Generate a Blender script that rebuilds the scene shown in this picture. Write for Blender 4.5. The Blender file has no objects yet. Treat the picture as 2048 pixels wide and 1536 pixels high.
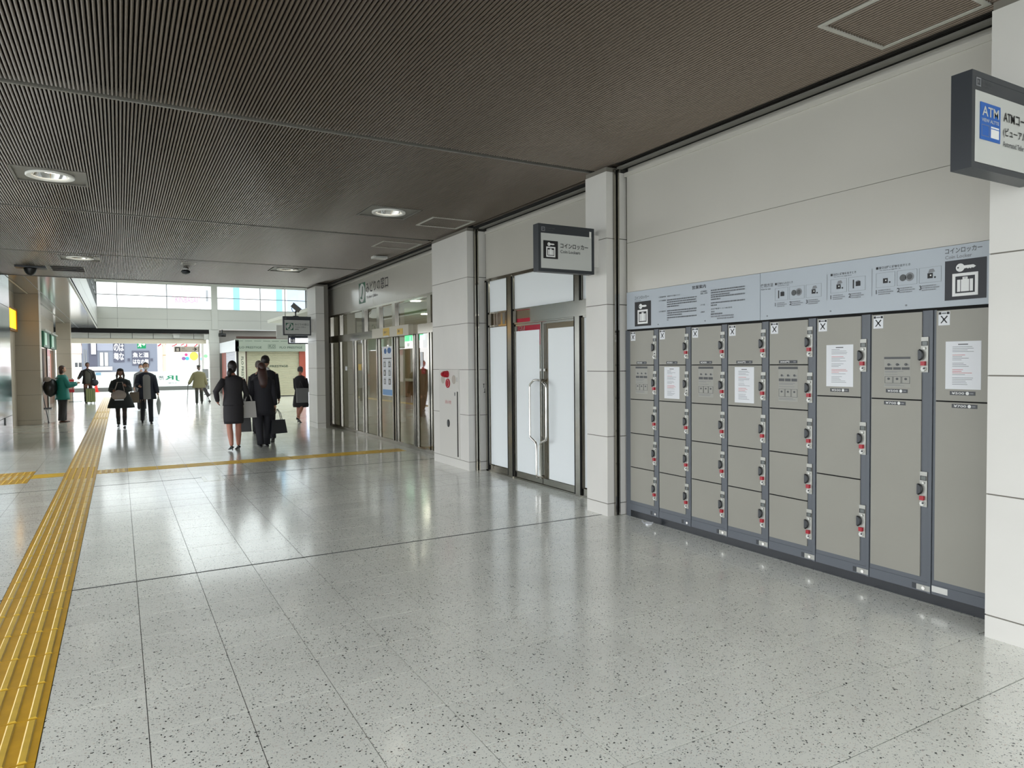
import bpy, math, random
from mathutils import Vector, Matrix
R = math.radians
rnd = random.Random(7)
SC = bpy.context.scene
COL = bpy.context.collection

# ---------------------------------------------------------------- camera, sky, exposure
cam_d = bpy.data.cameras.new('camera')
cam_d.sensor_width = 36.0
cam_d.lens = 1385.6 / 2048 * 36.0
cam_d.clip_end = 400
cam = bpy.data.objects.new('camera', cam_d)
COL.objects.link(cam)
YAW, PIT, ROL = R(29.528), R(-1.7665), R(-0.517)
fw = Vector((math.sin(YAW) * math.cos(PIT), math.cos(YAW) * math.cos(PIT), math.sin(PIT)))
sd = fw.cross(Vector((0, 0, 1))).normalized()
up = sd.cross(fw)
s2 = sd * math.cos(ROL) + up * math.sin(ROL)
u2 = up * math.cos(ROL) - sd * math.sin(ROL)
cm = Matrix((s2, u2, -fw)).transposed().to_4x4()
cm.translation = Vector((0, 0, 1.55))
cam.matrix_world = cm
SC.camera = cam

world = bpy.data.worlds.new('overcast_sky')
SC.world = world
world.use_nodes = True
bg = world.node_tree.nodes['Background']
bg.inputs[0].default_value = (0.94, 0.975, 1.0, 1)
bg.inputs[1].default_value = 1.0
SC.view_settings.view_transform = 'Standard'
SC.view_settings.look = 'None'
SC.view_settings.gamma = 1
SC.view_settings.use_curve_mapping = False
SC.view_settings.exposure = 1.9
SC.cycles.max_bounces = 10
SC.cycles.diffuse_bounces = 5
SC.cycles.glossy_bounces = 4
SC.cycles.transparent_max_bounces = 16
SC.cycles.caustics_reflective = False
SC.cycles.caustics_refractive = False
SC.cycles.sample_clamp_indirect = 6
SC.cycles.use_denoising = True

# ---------------------------------------------------------------- materials
MATS = {}
def lin(c):
    return tuple(((v / 255) / 12.92 if v / 255 <= .04045 else ((v / 255 + .055) / 1.055) ** 2.4) for v in c)
def mat(name, rgb, rough=.5, metal=0., spec=.5, emit=0., noise=0., nscale=6., bump=0., bscale=40.):
    if name in MATS: return MATS[name]
    m = bpy.data.materials.new(name); m.use_nodes = True
    nt = m.node_tree; b = nt.nodes['Principled BSDF']
    c = lin(rgb) + (1,)
    b.inputs['Base Color'].default_value = c
    b.inputs['Roughness'].default_value = rough
    b.inputs['Metallic'].default_value = metal
    b.inputs['Specular IOR Level'].default_value = spec
    if emit:
        b.inputs['Emission Color'].default_value = c
        b.inputs['Emission Strength'].default_value = emit
    if noise or bump:
        g = nt.nodes.new('ShaderNodeNewGeometry')
    if noise:
        n = nt.nodes.new('ShaderNodeTexNoise'); n.inputs['Scale'].default_value = nscale
        n.inputs['Detail'].default_value = 5
        nt.links.new(g.outputs['Position'], n.inputs['Vector'])
        mr = nt.nodes.new('ShaderNodeMapRange')
        mr.inputs[1].default_value = .3; mr.inputs[2].default_value = .7
        mr.inputs[3].default_value = 1 - noise; mr.inputs[4].default_value = 1 + noise
        nt.links.new(n.outputs[0], mr.inputs[0])
        mx = nt.nodes.new('ShaderNodeMix'); mx.data_type = 'RGBA'; mx.blend_type = 'MULTIPLY'
        mx.inputs[0].default_value = 1; mx.inputs[6].default_value = c
        nt.links.new(mr.outputs[0], mx.inputs[7])
        nt.links.new(mx.outputs[2], b.inputs['Base Color'])
    if bump:
        n2 = nt.nodes.new('ShaderNodeTexNoise'); n2.inputs['Scale'].default_value = bscale
        nt.links.new(g.outputs['Position'], n2.inputs['Vector'])
        bp = nt.nodes.new('ShaderNodeBump'); bp.inputs['Strength'].default_value = bump
        bp.inputs['Distance'].default_value = .01
        nt.links.new(n2.outputs[0], bp.inputs['Height'])
        nt.links.new(bp.outputs[0], b.inputs['Normal'])
    MATS[name] = m
    return m
def glass(name, tint, refl=1.0, rough=.02):
    m = bpy.data.materials.new(name); m.use_nodes = True
    nt = m.node_tree; nt.nodes.clear()
    out = nt.nodes.new('ShaderNodeOutputMaterial')
    t = nt.nodes.new('ShaderNodeBsdfTransparent'); t.inputs[0].default_value = tint + (1,)
    g = nt.nodes.new('ShaderNodeBsdfGlossy'); g.inputs['Roughness'].default_value = rough
    fr = nt.nodes.new('ShaderNodeFresnel'); fr.inputs[0].default_value = 1.5
    mu = nt.nodes.new('ShaderNodeMath'); mu.operation = 'MULTIPLY'; mu.inputs[1].default_value = refl
    mu.use_clamp = True
    ge = nt.nodes.new('ShaderNodeNewGeometry'); iv = nt.nodes.new('ShaderNodeMath'); iv.operation = 'SUBTRACT'; iv.inputs[0].default_value = 1
    m2 = nt.nodes.new('ShaderNodeMath'); m2.operation = 'MULTIPLY'
    nt.links.new(ge.outputs['Backfacing'], iv.inputs[1]); nt.links.new(mu.outputs[0], m2.inputs[0]); nt.links.new(iv.outputs[0], m2.inputs[1]); mu2 = m2
    mx = nt.nodes.new('ShaderNodeMixShader')
    nt.links.new(fr.outputs[0], mu.inputs[0]); nt.links.new(mu2.outputs[0], mx.inputs[0])
    nt.links.new(t.outputs[0], mx.inputs[1]); nt.links.new(g.outputs[0], mx.inputs[2])
    nt.links.new(mx.outputs[0], out.inputs[0])
    return m
def terrazzo(name, base, rough, var=.03):
    m = bpy.data.materials.new(name); m.use_nodes = True
    nt = m.node_tree; b = nt.nodes['Principled BSDF']; L = nt.links.new
    g = nt.nodes.new('ShaderNodeNewGeometry')
    def chips(scale, lo, col, prev, seed, dens):
        mp = nt.nodes.new('ShaderNodeMapping'); mp.inputs[1].default_value = (seed, seed * 2, 0)
        L(g.outputs['Position'], mp.inputs[0])
        nz = nt.nodes.new('ShaderNodeTexNoise'); nz.inputs['Scale'].default_value = scale * .9; nz.inputs['Detail'].default_value = 1
        L(mp.outputs[0], nz.inputs['Vector'])
        ad = nt.nodes.new('ShaderNodeVectorMath'); ad.operation = 'MULTIPLY_ADD'
        ad.inputs[1].default_value = (.014,) * 3
        L(nz.outputs['Color'], ad.inputs[0]); L(mp.outputs[0], ad.inputs[2])
        v = nt.nodes.new('ShaderNodeTexVoronoi'); v.inputs['Scale'].default_value = scale
        L(ad.outputs[0], v.inputs['Vector'])
        sep = nt.nodes.new('ShaderNodeSeparateColor'); L(v.outputs['Color'], sep.inputs[0])
        # chip radius varies per cell; only some cells hold a chip
        rad = nt.nodes.new('ShaderNodeMapRange')
        rad.inputs[1].default_value = 1 - dens; rad.inputs[2].default_value = 1.0
        rad.inputs[3].default_value = -.05; rad.inputs[4].default_value = lo
        L(sep.outputs[0], rad.inputs[0])
        lt = nt.nodes.new('ShaderNodeMath'); lt.operation = 'LESS_THAN'
        L(v.outputs['Distance'], lt.inputs[0]); L(rad.outputs[0], lt.inputs[1])
        mx = nt.nodes.new('ShaderNodeMix'); mx.data_type = 'RGBA'
        L(lt.outputs[0], mx.inputs[0]); L(prev, mx.inputs[6])
        mx.inputs[7].default_value = lin(col) + (1,)
        return mx.outputs[2]
    n = nt.nodes.new('ShaderNodeTexNoise'); n.inputs['Scale'].default_value = 1.3; n.inputs['Detail'].default_value = 6
    L(g.outputs['Position'], n.inputs['Vector'])
    oi = nt.nodes.new('ShaderNodeObjectInfo')
    mr = nt.nodes.new('ShaderNodeMapRange'); mr.inputs[1].default_value = .3; mr.inputs[2].default_value = .7
    mr.inputs[3].default_value = .90; mr.inputs[4].default_value = 1.04
    L(n.outputs[0], mr.inputs[0])
    mr2 = nt.nodes.new('ShaderNodeMapRange'); mr2.inputs[3].default_value = 1 - var; mr2.inputs[4].default_value = 1 + var
    L(oi.outputs['Random'], mr2.inputs[0])
    mm = nt.nodes.new('ShaderNodeMath'); mm.operation = 'MULTIPLY'; L(mr.outputs[0], mm.inputs[0]); L(mr2.outputs[0], mm.inputs[1])
    mx = nt.nodes.new('ShaderNodeMix'); mx.data_type = 'RGBA'; mx.blend_type = 'MULTIPLY'; mx.inputs[0].default_value = 1
    mx.inputs[6].default_value = lin(base) + (1,); L(mm.outputs[0], mx.inputs[7])
    c = mx.outputs[2]
    c = chips(150, .52, (200, 203, 198), c, 3.1, .5)
    c = chips(110, .50, (206, 196, 186), c, 7.7, .22)
    c = chips(150, .50, (84, 92, 88), c, 1.7, .24)
    c = chips(92, .52, (34, 40, 40), c, 5.2, .17)
    L(c, b.inputs['Base Color'])
    rn = nt.nodes.new('ShaderNodeMapRange'); rn.inputs[1].default_value = .3; rn.inputs[2].default_value = .7
    rn.inputs[3].default_value = rough * .95; rn.inputs[4].default_value = rough * 1.05
    L(n.outputs[0], rn.inputs[0]); L(rn.outputs[0], b.inputs['Roughness'])
    b.inputs['Specular IOR Level'].default_value = .5
    b.inputs['Coat Weight'].default_value = .8; b.inputs['Coat Roughness'].default_value = .12
    MATS[name] = m
    return m

M_TILE = terrazzo('terrazzo_tile', (236, 237, 228), .26)
M_GROUT = mat('grout', (62, 62, 57), .8)
M_JOINT = mat('expansion_joint', (40, 42, 42), .6)
M_YEL = mat('tactile_yellow', (198, 152, 30), .38, noise=.12, nscale=9)
M_YELB = mat('tactile_bar_yellow', (214, 178, 70), .3, noise=.08, nscale=14)
M_SLAT = mat('ceiling_slat_bronze', (106, 95, 84), .28, metal=.6)
M_CGAP = mat('cladding_joint', (120, 116, 108), .8)
M_DARK = mat('dark_void', (12, 12, 11), .9)
M_CTRIM = mat('ceiling_grey_trim', (120, 118, 112), .4, metal=.2)
M_WALL = mat('white_enamel_panel', (196, 193, 185), .28, noise=.025, nscale=.8)
M_FASC = mat('glossy_white_panel', (190, 187, 178), .16, noise=.02, nscale=.8)
M_STONE = mat('white_stone_panel', (214, 212, 207), .42, noise=.03, nscale=2)
M_STONE2 = mat('beige_stone_panel', (182, 172, 156), .42, noise=.03, nscale=2)
M_STEEL = mat('stainless_steel', (172, 169, 160), .16, metal=1, noise=.05, nscale=3)
M_CHROME = mat('polished_steel', (215, 213, 208), .08, metal=1)
M_FILM = mat('white_window_film', (236, 241, 243), .35)
M_LDOOR = mat('locker_door_beige', (150, 148, 139), .42, noise=.02, nscale=3)
M_LFRAME = mat('locker_frame_grey', (92, 97, 104), .4)
M_BLACK = mat('black_plinth', (28, 32, 38), .25)
M_PLATE = mat('lock_plate_silver', (172, 172, 166), .35, metal=.3)
M_DISP = mat('lock_display', (98, 104, 102), .2)
M_BLK = mat('black_print', (18, 18, 20), .5)
M_BLKP = mat('black_plastic', (22, 23, 24), .35)
M_GREYP = mat('grey_print', (80, 82, 84), .5)
M_LGREYP = mat('light_grey_print', (128, 130, 134), .5)
M_RED = mat('red_plastic', (168, 14, 36), .3)
M_WHITE = mat('white_print', (232, 233, 232), .5)
M_PAPER = mat('white_paper', (226, 228, 232), .6)
M_REDP = mat('red_print', (190, 60, 60), .5)
M_BOARD = mat('pale_blue_grey_board', (176, 184, 192), .4)
M_SIGN = mat('sign_housing_grey', (46, 50, 55), .35)
M_SFACE = mat('sign_face_grey', (194, 196, 192), .45)
M_BLUE = mat('sign_blue', (22, 92, 178), .4)
M_GREEN = mat('sign_green', (20, 92, 66), .4)
M_WHITEP = mat('white_plastic', (222, 222, 218), .35)
M_SKIN = mat('skin', (190, 146, 122), .5)
M_LENS = mat('lamp_reflector', (225, 225, 222), .12, metal=1)
M_LAMP = mat('lamp_glow', (255, 246, 230), .5, emit=1.7)
M_ILLUM = mat('lit_panel_white', (236, 242, 250), .5, emit=.6)
M_GLASS = glass('clear_glass', (.93, .95, .94), 1.0)
M_GLASS2 = glass('shop_glass', (.88, .89, .83), 2.0, .02)

# ---------------------------------------------------------------- mesh helpers
ORG = {}
class MB:
    def __init__(s): s.v = []; s.f = []; s.m = []; s.mats = []
    def mi(s, m):
        if m not in s.mats: s.mats.append(m)
        return s.mats.index(m)
    def add(s, vs, fs, m):
        o = len(s.v); k = s.mi(m); s.v += [tuple(p) for p in vs]
        for f in fs: s.f.append(tuple(i + o for i in f)); s.m.append(k)
        return s
    def box(s, x0, x1, y0, y1, z0, z1, m):
        x0, x1 = min(x0, x1), max(x0, x1); y0, y1 = min(y0, y1), max(y0, y1); z0, z1 = min(z0, z1), max(z0, z1)
        vs = [(x, y, z) for z in (z0, z1) for y in (y0, y1) for x in (x0, x1)]
        return s.add(vs, [(0, 2, 3, 1), (4, 5, 7, 6), (0, 1, 5, 4), (2, 6, 7, 3), (0, 4, 6, 2), (1, 3, 7, 5)], m)
    def fbox(s, F, a0, a1, b0, b1, n0, n1, m):
        a0, a1 = min(a0, a1), max(a0, a1); b0, b1 = min(b0, b1), max(b0, b1); n0, n1 = min(n0, n1), max(n0, n1)
        vs = [F(a, b, n) for n in (n0, n1) for b in (b0, b1) for a in (a0, a1)]
        return s.add(vs, [(0, 2, 3, 1), (4, 5, 7, 6), (0, 1, 5, 4), (2, 6, 7, 3), (0, 4, 6, 2), (1, 3, 7, 5)], m)
    def frect(s, F, a0, a1, b0, b1, n, m):
        a0, a1 = min(a0, a1), max(a0, a1); b0, b1 = min(b0, b1), max(b0, b1)
        return s.add([F(a0, b0, n), F(a1, b0, n), F(a1, b1, n), F(a0, b1, n)], [(0, 1, 2, 3)], m)
    def frame(s, F, a0, a1, b0, b1, w, n0, n1, m):
        a0, a1 = min(a0, a1), max(a0, a1)
        s.fbox(F, a0, a1, b1 - w, b1, n0, n1, m); s.fbox(F, a0, a1, b0, b0 + w, n0, n1, m)
        s.fbox(F, a0, a0 + w, b0 + w, b1 - w, n0, n1, m); s.fbox(F, a1 - w, a1, b0 + w, b1 - w, n0, n1, m)
        return s
    def poly(s, F, pts, n, m, th=0.):
        k = len(pts)
        if not th: return s.add([F(a, b, n) for a, b in pts], [tuple(range(k))], m)
        vs = [F(a, b, n) for a, b in pts] + [F(a, b, n + th) for a, b in pts]
        fs = [tuple(range(k))[::-1], tuple(range(k, 2 * k))] + [(i, (i + 1) % k, (i + 1) % k + k, i + k) for i in range(k)]
        return s.add(vs, fs, m)
    def disc(s, F, ca, cb, r, n, m, k=20, th=0., ry=None):
        ry = ry or r
        return s.poly(F, [(ca + r * math.cos(2 * math.pi * i / k), cb + ry * math.sin(2 * math.pi * i / k)) for i in range(k)], n, m, th)
    def tube(s, pts, rad, m, k=10, cap=True, ell=None):
        pts = [Vector(p) for p in pts]
        if not isinstance(rad, (list, tuple)): rad = [rad] * len(pts)
        vs = []; ref = None
        for i, p in enumerate(pts):
            d = (pts[min(i + 1, len(pts) - 1)] - pts[max(i - 1, 0)])
            d = d.normalized() if d.length > 1e-9 else Vector((0, 0, 1))
            if ref is None:
                ref = Vector((1, 0, 0)) if abs(d.x) < .8 else Vector((0, 1, 0))
            a = (ref - d * ref.dot(d)).normalized(); b = d.cross(a); ref = a
            r1, r2 = rad[i] if isinstance(rad[i], (list, tuple)) else (rad[i], rad[i])
            for j in range(k):
                t = 2 * math.pi * j / k
                vs.append(p + a * (r1 * math.cos(t)) + b * (r2 * math.sin(t)))
        fs = [(i * k + j, i * k + (j + 1) % k, (i + 1) * k + (j + 1) % k, (i + 1) * k + j) for i in range(len(pts) - 1) for j in range(k)]
        if cap: fs += [tuple(range(k))[::-1], tuple(range((len(pts) - 1) * k, len(pts) * k))]
        return s.add(vs, fs, m)
    def loft(s, rings, m, k=18, cap=True):      # rings: (cx, cy, z, rx, ry[, squareness])
        vs = []
        for rg in rings:
            cx, cy, z, rx, ry = rg[:5]
            for j in range(k):
                t = 2 * math.pi * j / k
                vs.append((cx + rx * math.cos(t), cy + ry * math.sin(t), z))
        fs = [(i * k + j, i * k + (j + 1) % k, (i + 1) * k + (j + 1) % k, (i + 1) * k + j) for i in range(len(rings) - 1) for j in range(k)]
        if cap: fs += [tuple(range(k))[::-1], tuple(range((len(rings) - 1) * k, len(rings) * k))]
        return s.add(vs, fs, m)
    def ball(s, c, rx, ry, rz, m, nu=14, nv=9, z0=-1., z1=1., fn=None):
        vs = []
        for i in range(nv + 1):
            zz = z0 + (z1 - z0) * i / nv
            ph = math.asin(max(-1, min(1, zz)))
            for j in range(nu):
                t = 2 * math.pi * j / nu
                p = Vector((math.cos(ph) * math.cos(t) * rx, math.cos(ph) * math.sin(t) * ry, math.sin(ph) * rz))
                if fn: p = fn(p)
                vs.append(Vector(c) + p)
        fs = [(i * nu + j, i * nu + (j + 1) % nu, (i + 1) * nu + (j + 1) % nu, (i + 1) * nu + j) for i in range(nv) for j in range(nu)]
        fs += [tuple(range(nu))[::-1], tuple(range(nv * nu, (nv + 1) * nu))]
        return s.add(vs, fs, m)
    def text(s, F, body, a0, b0, h, m, n=.0015, w=None, align='l', mirror=False):
        V, Fc = tgeo(body)
        xs = [p[0] for p in V]; ys = [p[1] for p in V]
        X0, X1, Y0, Y1 = min(xs), max(xs), min(ys), max(ys)
        k = h / (Y1 - Y0) if Y1 > Y0 else h
        kx = k if w is None else w / (X1 - X0)
        if align == 'c': a0 = a0 - kx * (X1 - X0) / 2
        if mirror: pts = [F(a0 + (X1 - x) * kx, b0 + (y - Y0) * k, n) for x, y in V]
        else: pts = [F(a0 + (x - X0) * kx, b0 + (y - Y0) * k, n) for x, y in V]
        return s.add(pts, Fc, m)
    def build(s, name, parent=None, smooth=False, world=True, **props):
        me = bpy.data.meshes.new(name)
        o = Vector((0, 0, 0))
        if parent is not None and world: o = ORG.get(parent.name, o)
        me.from_pydata([(p[0] - o[0], p[1] - o[1], p[2] - o[2]) for p in s.v], [], s.f)
        for m in s.mats: me.materials.append(m)
        if len(s.mats) > 1: me.polygons.foreach_set('material_index', s.m)
        if smooth: me.polygons.foreach_set('use_smooth', [True] * len(me.polygons))
        me.update()
        ob = bpy.data.objects.new(name, me); COL.objects.link(ob)
        if parent is not None: ob.parent = parent; ORG[ob.name] = o
        tag(ob, **props)
        return ob
TG = {}
def tgeo(body):
    if body in TG: return TG[body]
    cu = bpy.data.curves.new('lettering', 'FONT'); cu.body = body; cu.resolution_u = 2; cu.offset = .012
    ob = bpy.data.objects.new('lettering', cu); COL.objects.link(ob)
    bpy.context.view_layer.update()
    dg = bpy.context.evaluated_depsgraph_get()
    me = bpy.data.meshes.new_from_object(ob.evaluated_get(dg))
    V = [(v.co.x, v.co.y) for v in me.vertices]; Fc = [tuple(p.vertices) for p in me.polygons]
    bpy.data.objects.remove(ob); bpy.data.meshes.remove(me); bpy.data.curves.remove(cu)
    TG[body] = (V, Fc)
    return TG[body]
def tag(o, label=None, cat=None, group=None, kind=None):
    if label: o['label'] = label
    if cat: o['category'] = cat
    if group: o['group'] = group
    if kind: o['kind'] = kind
def empty(name, loc, rz=0., **props):
    o = bpy.data.objects.new(name, None); COL.objects.link(o)
    o.location = loc; o.rotation_euler = (0, 0, rz); o.empty_display_size = .1
    ORG[o.name] = Vector(loc)
    tag(o, **props)
    return o
def copy_tree(o, loc=None, parent=None):
    c = o.copy(); COL.objects.link(c); c.parent = parent
    if loc is not None: c.location = loc; ORG[c.name] = Vector(loc)
    for ch in o.children: copy_tree(ch, None, c)
    return c
# plane frames: (a, b, n) -> world;  right wall faces -X (a = -y), end walls face -Y (a = x), left wall faces +X (a = y)
def FX(x): return lambda a, b, n: (x - n, -a, b)
def FY(y): return lambda a, b, n: (a, y - n, b)
def FL(x): return lambda a, b, n: (x + n, a, b)
def FZ(z): return lambda a, b, n: (a, b, z - n)     # downward-facing

# ---------------------------------------------------------------- floor
PX, PY = .394, .3975
floor = MB().box(-9, 12, -8, 58, -.25, -.004, M_GROUT).build('floor', kind='structure')
def gx(k): return -.32 + PX * k
def gy(k): return 5.64 + PY * k
def in_view(x, y, pad=.35):
    d = Vector((x, y, -1.55)); z = d.dot(fw)
    if z < .3: return False
    u = d.dot(s2) / z * 1385.6; v = -d.dot(u2) / z * 1385.6
    return abs(u) < 1024 + pad * 1385 / z and abs(v) < 768 + pad * 1385 / z
tile0 = None; near_n = 0; far = MB(); done = set()
cands = []
for j in range(-34, 90):
    for i in range(-14, 30):
        x, y = gx(i) + PX / 2, gy(j) + PY / 2
        if i == -1 and -34 <= j <= 86: continue           # the tactile strip runs here
        if -8 < y < 41.2: cands.append((y * y + (x - .5) ** 2, i, j, x, y))
vis = sorted(c for c in cands if in_view(c[3], c[4], .25) and c[4] < 13)[:296]
vs_ = set((c[1], c[2]) for c in vis)
for c in vis:
    if tile0 is None:
        tile0 = MB().box(-PX / 2 + .0017, PX / 2 - .0017, -PY / 2 + .0030, PY / 2 - .0030, -.004, 0, M_TILE).build('tile')
        o = tile0
    else:
        o = tile0.copy(); COL.objects.link(o)
    o.location = (c[3], c[4], 0); o.parent = floor
for _, i, j, x, y in cands:
    if (i, j) in vs_: continue
    a, b = PX / 2 - .0014, PY / 2 - .0030
    far.add([(x - a, y - b, 0), (x + a, y - b, 0), (x + a, y + b, 0), (x - a, y + b, 0)], [(0, 1, 2, 3)], M_TILE)
far.build('tile_field', floor, kind='stuff')
MB().box(-9, 12, 41.2, 58, -.004, 0, mat('pale_paving', (205, 208, 205), .25)).build('outer_paving', floor)
for y in (gy(0), gy(12), 23.35, 27.0):
    MB().box(-2.6, 4.6 if y < 18 else 9, y - .008, y + .008, -.003, .0012, M_JOINT).build('expansion_joint', floor)
# tactile guide tiles: bars along Y
def tact(bars='y', n=5, dots=False):
    b = MB(); a, c = PX / 2 - .002, PY / 2 - .002
    b.box(-a, a, -c, c, -.004, .0015, M_YEL)
    for k in range(n):
        if dots:
            for l in range(n):
                p = (-a + .04 + k * .076, -c + .04 + l * .076)
                b.loft([(p[0], p[1], .0015, .014, .014), (p[0], p[1], .0065, .009, .009)], M_YELB, 8)
        elif bars == 'y':
            x = -.15 + k * .075 + .0
            b.add([(x - .017, -c + .006, .0015), (x + .017, -c + .006, .0015), (x + .017, c - .006, .0015), (x - .017, c - .006, .0015),
                   (x - .011, -c + .012, .0065), (x + .011, -c + .012, .0065), (x + .011, c - .012, .0065), (x - .011, c - .012, .0065)],
                  [(4, 5, 6, 7), (0, 1, 5, 4), (1, 2, 6, 5), (2, 3, 7, 6), (3, 0, 4, 7)], M_YELB)
        else:
            y = -.15 + k * .075
            b.add([(-a + .006, y - .017, .0015), (-a + .006, y + .017, .0015), (a - .006, y + .017, .0015), (a - .006, y - .017, .0015),
                   (-a + .012, y - .011, .0065), (-a + .012, y + .011, .0065), (a - .012, y + .011, .0065), (a - .012, y - .011, .0065)],
                  [(7, 6, 5, 4), (4, 5, 1, 0), (5, 6, 2, 1), (6, 7, 3, 2), (7, 4, 0, 3)], M_YELB)
    return b
ty = tact('y').build('tactile_tile'); td = tact(dots=True).build('tactile_tile'); tx = tact('x').build('tactile_tile')
used = {}
def put(src, x, y):
    o = src if src.name not in used else src.copy()
    if src.name in used: COL.objects.link(o)
    used[src.name] = 1
    o.location = (x, y, 0); o.parent = floor
for j in range(-12, 87):
    y = gy(j) + PY / 2
    dots = j in (14, 15, 16, 45, 46, 54, 53)
    put(td if dots else ty, gx(-1) + PX / 2, y)
put(ty, gx(0) + PX / 2, gy(15) + PY / 2)
for i in range(1, 11): put(tx, gx(i) + PX / 2, gy(15) + PY / 2)      # branch to the ticket office
for i in (11,): put(td, gx(i) + PX / 2 - .0, gy(15) + PY / 2)
put(tx, gx(-2) + PX / 2, gy(15) + PY / 2)
for i in (-3, -4):
    for j in (14, 15, 16): put(ty if j == 15 else td, gx(i) + PX / 2, gy(j) + PY / 2)
lid = MB().box(.95, 1.21, 10.02, 10.5, -.003, .0022, M_STEEL).box(1.0, 1.16, 10.07, 10.45, .0022, .003, M_TILE)
lid.build('floor_box_lid', floor)

# ---------------------------------------------------------------- ceiling
ceiling = MB().box(-3.9, 4.43, -2.0, 18.0, 3.62, 3.8, M_DARK).box(4.43, 5.2, -2.0, 18.0, 3.48, 3.8, M_DARK).build('ceiling', kind='structure')
LIGHTS = [(-.57, 8.55), (3.075, 8.62), (-.57, 14.75), (3.06, 14.72)]
SEC = [(-2.0, 1.43), (1.49, 5.81), (5.89, 10.23), (10.31, 14.10), (14.18, 17.96)]
P = .026
for (ya, yb) in SEC:
    b = MB(); n = int(11.1 / P)
    for k in range(n):
        x = 4.395 - P * k
        if x < -3.8: break
        segs = [(ya, yb)]
        for (lx, ly) in LIGHTS:
            if abs(x - lx) < .335:
                new = []
                for (p, q) in segs:
                    if q < ly - .33 or p > ly + .33: new.append((p, q))
                    else:
                        if p < ly - .33: new.append((p, ly - .33))
                        if q > ly + .33: new.append((ly + .33, q))
                segs = new
        prof = [(-.0085, 3.535), (-.0095, 3.508), (-.006, 3.501), (0, 3.499), (.006, 3.501), (.0095, 3.508), (.0085, 3.535)]
        for (p, q) in segs:
            vs = [(x + a, p, z) for a, z in prof] + [(x + a, q, z) for a, z in prof]
            fs = [(i, i + 1, i + 8, i + 7) for i in range(6)] + [tuple(range(7))[::-1], tuple(range(7, 14))]
            b.add(vs, fs, M_SLAT)
    b.build('slat_field', ceiling, kind='stuff')
    MB().box(-3.85, 4.40, yb, yb + .05, 3.56, 3.6, M_DARK).build('seam_shadow_gap', ceiling)
for (ya, yb) in SEC[1:]:
    MB().box(-3.1, 4.32, ya - .022, ya - .002, 3.497, 3.56, M_CTRIM).build('seam_strip', ceiling)
MB().box(-3.1, 4.43, 17.955, 18.0, 3.49, 3.62, M_CTRIM).build('edge_trim', ceiling)
# cornice along the right wall
for (ya, yb, x) in ((-1.2, 5.5, 4.43), (5.9, 8.86, 4.6), (10.22, 17.45, 4.6)):
    x0 = x if x < 4.5 else 4.6
    b = MB().box(x0 - .10, x0 - .04, ya, yb, 3.458, 3.474, M_CTRIM).box(x0 - .12, x0 + .05, ya, yb, 3.50, 3.62, M_DARK)
    b.box(4.405, x0 + .05, ya, yb, 3.515, 3.56, M_DARK)
    if x > 4.5: b.box(x0 - .19, x0 - .12, ya, yb, 3.485, 3.5, M_SLAT)
    b.build('trim_1', kind='structure')
    MB().box(x0 - .012, x0 + .05, ya, yb, 3.385, 3.425, M_WALL).build('trim_2', kind='structure')
# downlights
def downlight(loc, label):
    e = empty('ceiling_downlight', loc, label=label, cat='ceiling light', group='square ceiling downlights')
    F = FZ(0)
    b = MB(); k = 28; r = .215
    ring = [(r * math.cos(2 * math.pi * i / k), r * math.sin(2 * math.pi * i / k)) for i in range(k)]
    sq = []
    for cx, cy in ring:
        m_ = .315 / max(abs(cx), abs(cy)); sq.append((cx * m_, cy * m_))
    vs = [(a, c, .012) for a, c in ring] + [(a, c, .012) for a, c in sq]
    b.add(vs, [(i, (i + 1) % k, (i + 1) % k + k, i + k) for i in range(k)], M_CTRIM)
    b.build('mounting_plate', e, world=False)
    f = MB()
    f.frame(lambda a, c, n: (a, c, -n), -.325, .325, -.325, .325, .022, -.045, .004, M_CTRIM); f.build('outer_frame', e, world=False)
    t = MB(); prof = [(.215, .01), (.215, -.008), (.20, -.012), (.165, .0), (.16, .012)]
    vs = [(p[0] * math.cos(2 * math.pi * i / k), p[0] * math.sin(2 * math.pi * i / k), p[1]) for p in prof for i in range(k)]
    t.add(vs, [(q * k + i, q * k + (i + 1) % k, (q + 1) * k + (i + 1) % k, (q + 1) * k + i) for q in range(len(prof) - 1) for i in range(k)], M_WHITEP)
    t.build('trim_ring', e, smooth=True, world=False)
    c = MB(); prof = [(.16, .012), (.145, .05), (.11, .10)]
    vs = [(p[0] * math.cos(2 * math.pi * i / k), p[0] * math.sin(2 * math.pi * i / k), p[1]) for p in prof for i in range(k)]
    c.add(vs, [(q * k + i, (q + 1) * k + i, (q + 1) * k + (i + 1) % k, q * k + (i + 1) % k) for q in range(2) for i in range(k)], M_LENS)
    c.build('reflector', e, smooth=True, world=False)
    MB().disc(lambda a, c_, n: (a, c_, .06 - n), 0, 0, .13, 0, M_LAMP, 24).build('bulb_glow', e, world=False)
    return e
dl = downlight((LIGHTS[0][0], LIGHTS[0][1], 3.5), 'round downlight in a square plate, left of the ceiling, nearest on that side')
for i, lb in ((1, 'round downlight in a square plate beside the two metal framed ceiling hatches'),
              (2, 'round downlight in a square plate near the far left end of the slatted ceiling'),
              (3, 'round downlight in a square plate, far right, above the ticket office sign')):
    c = copy_tree(dl, (LIGHTS[i][0], LIGHTS[i][1], 3.5)); c['label'] = lb
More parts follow.
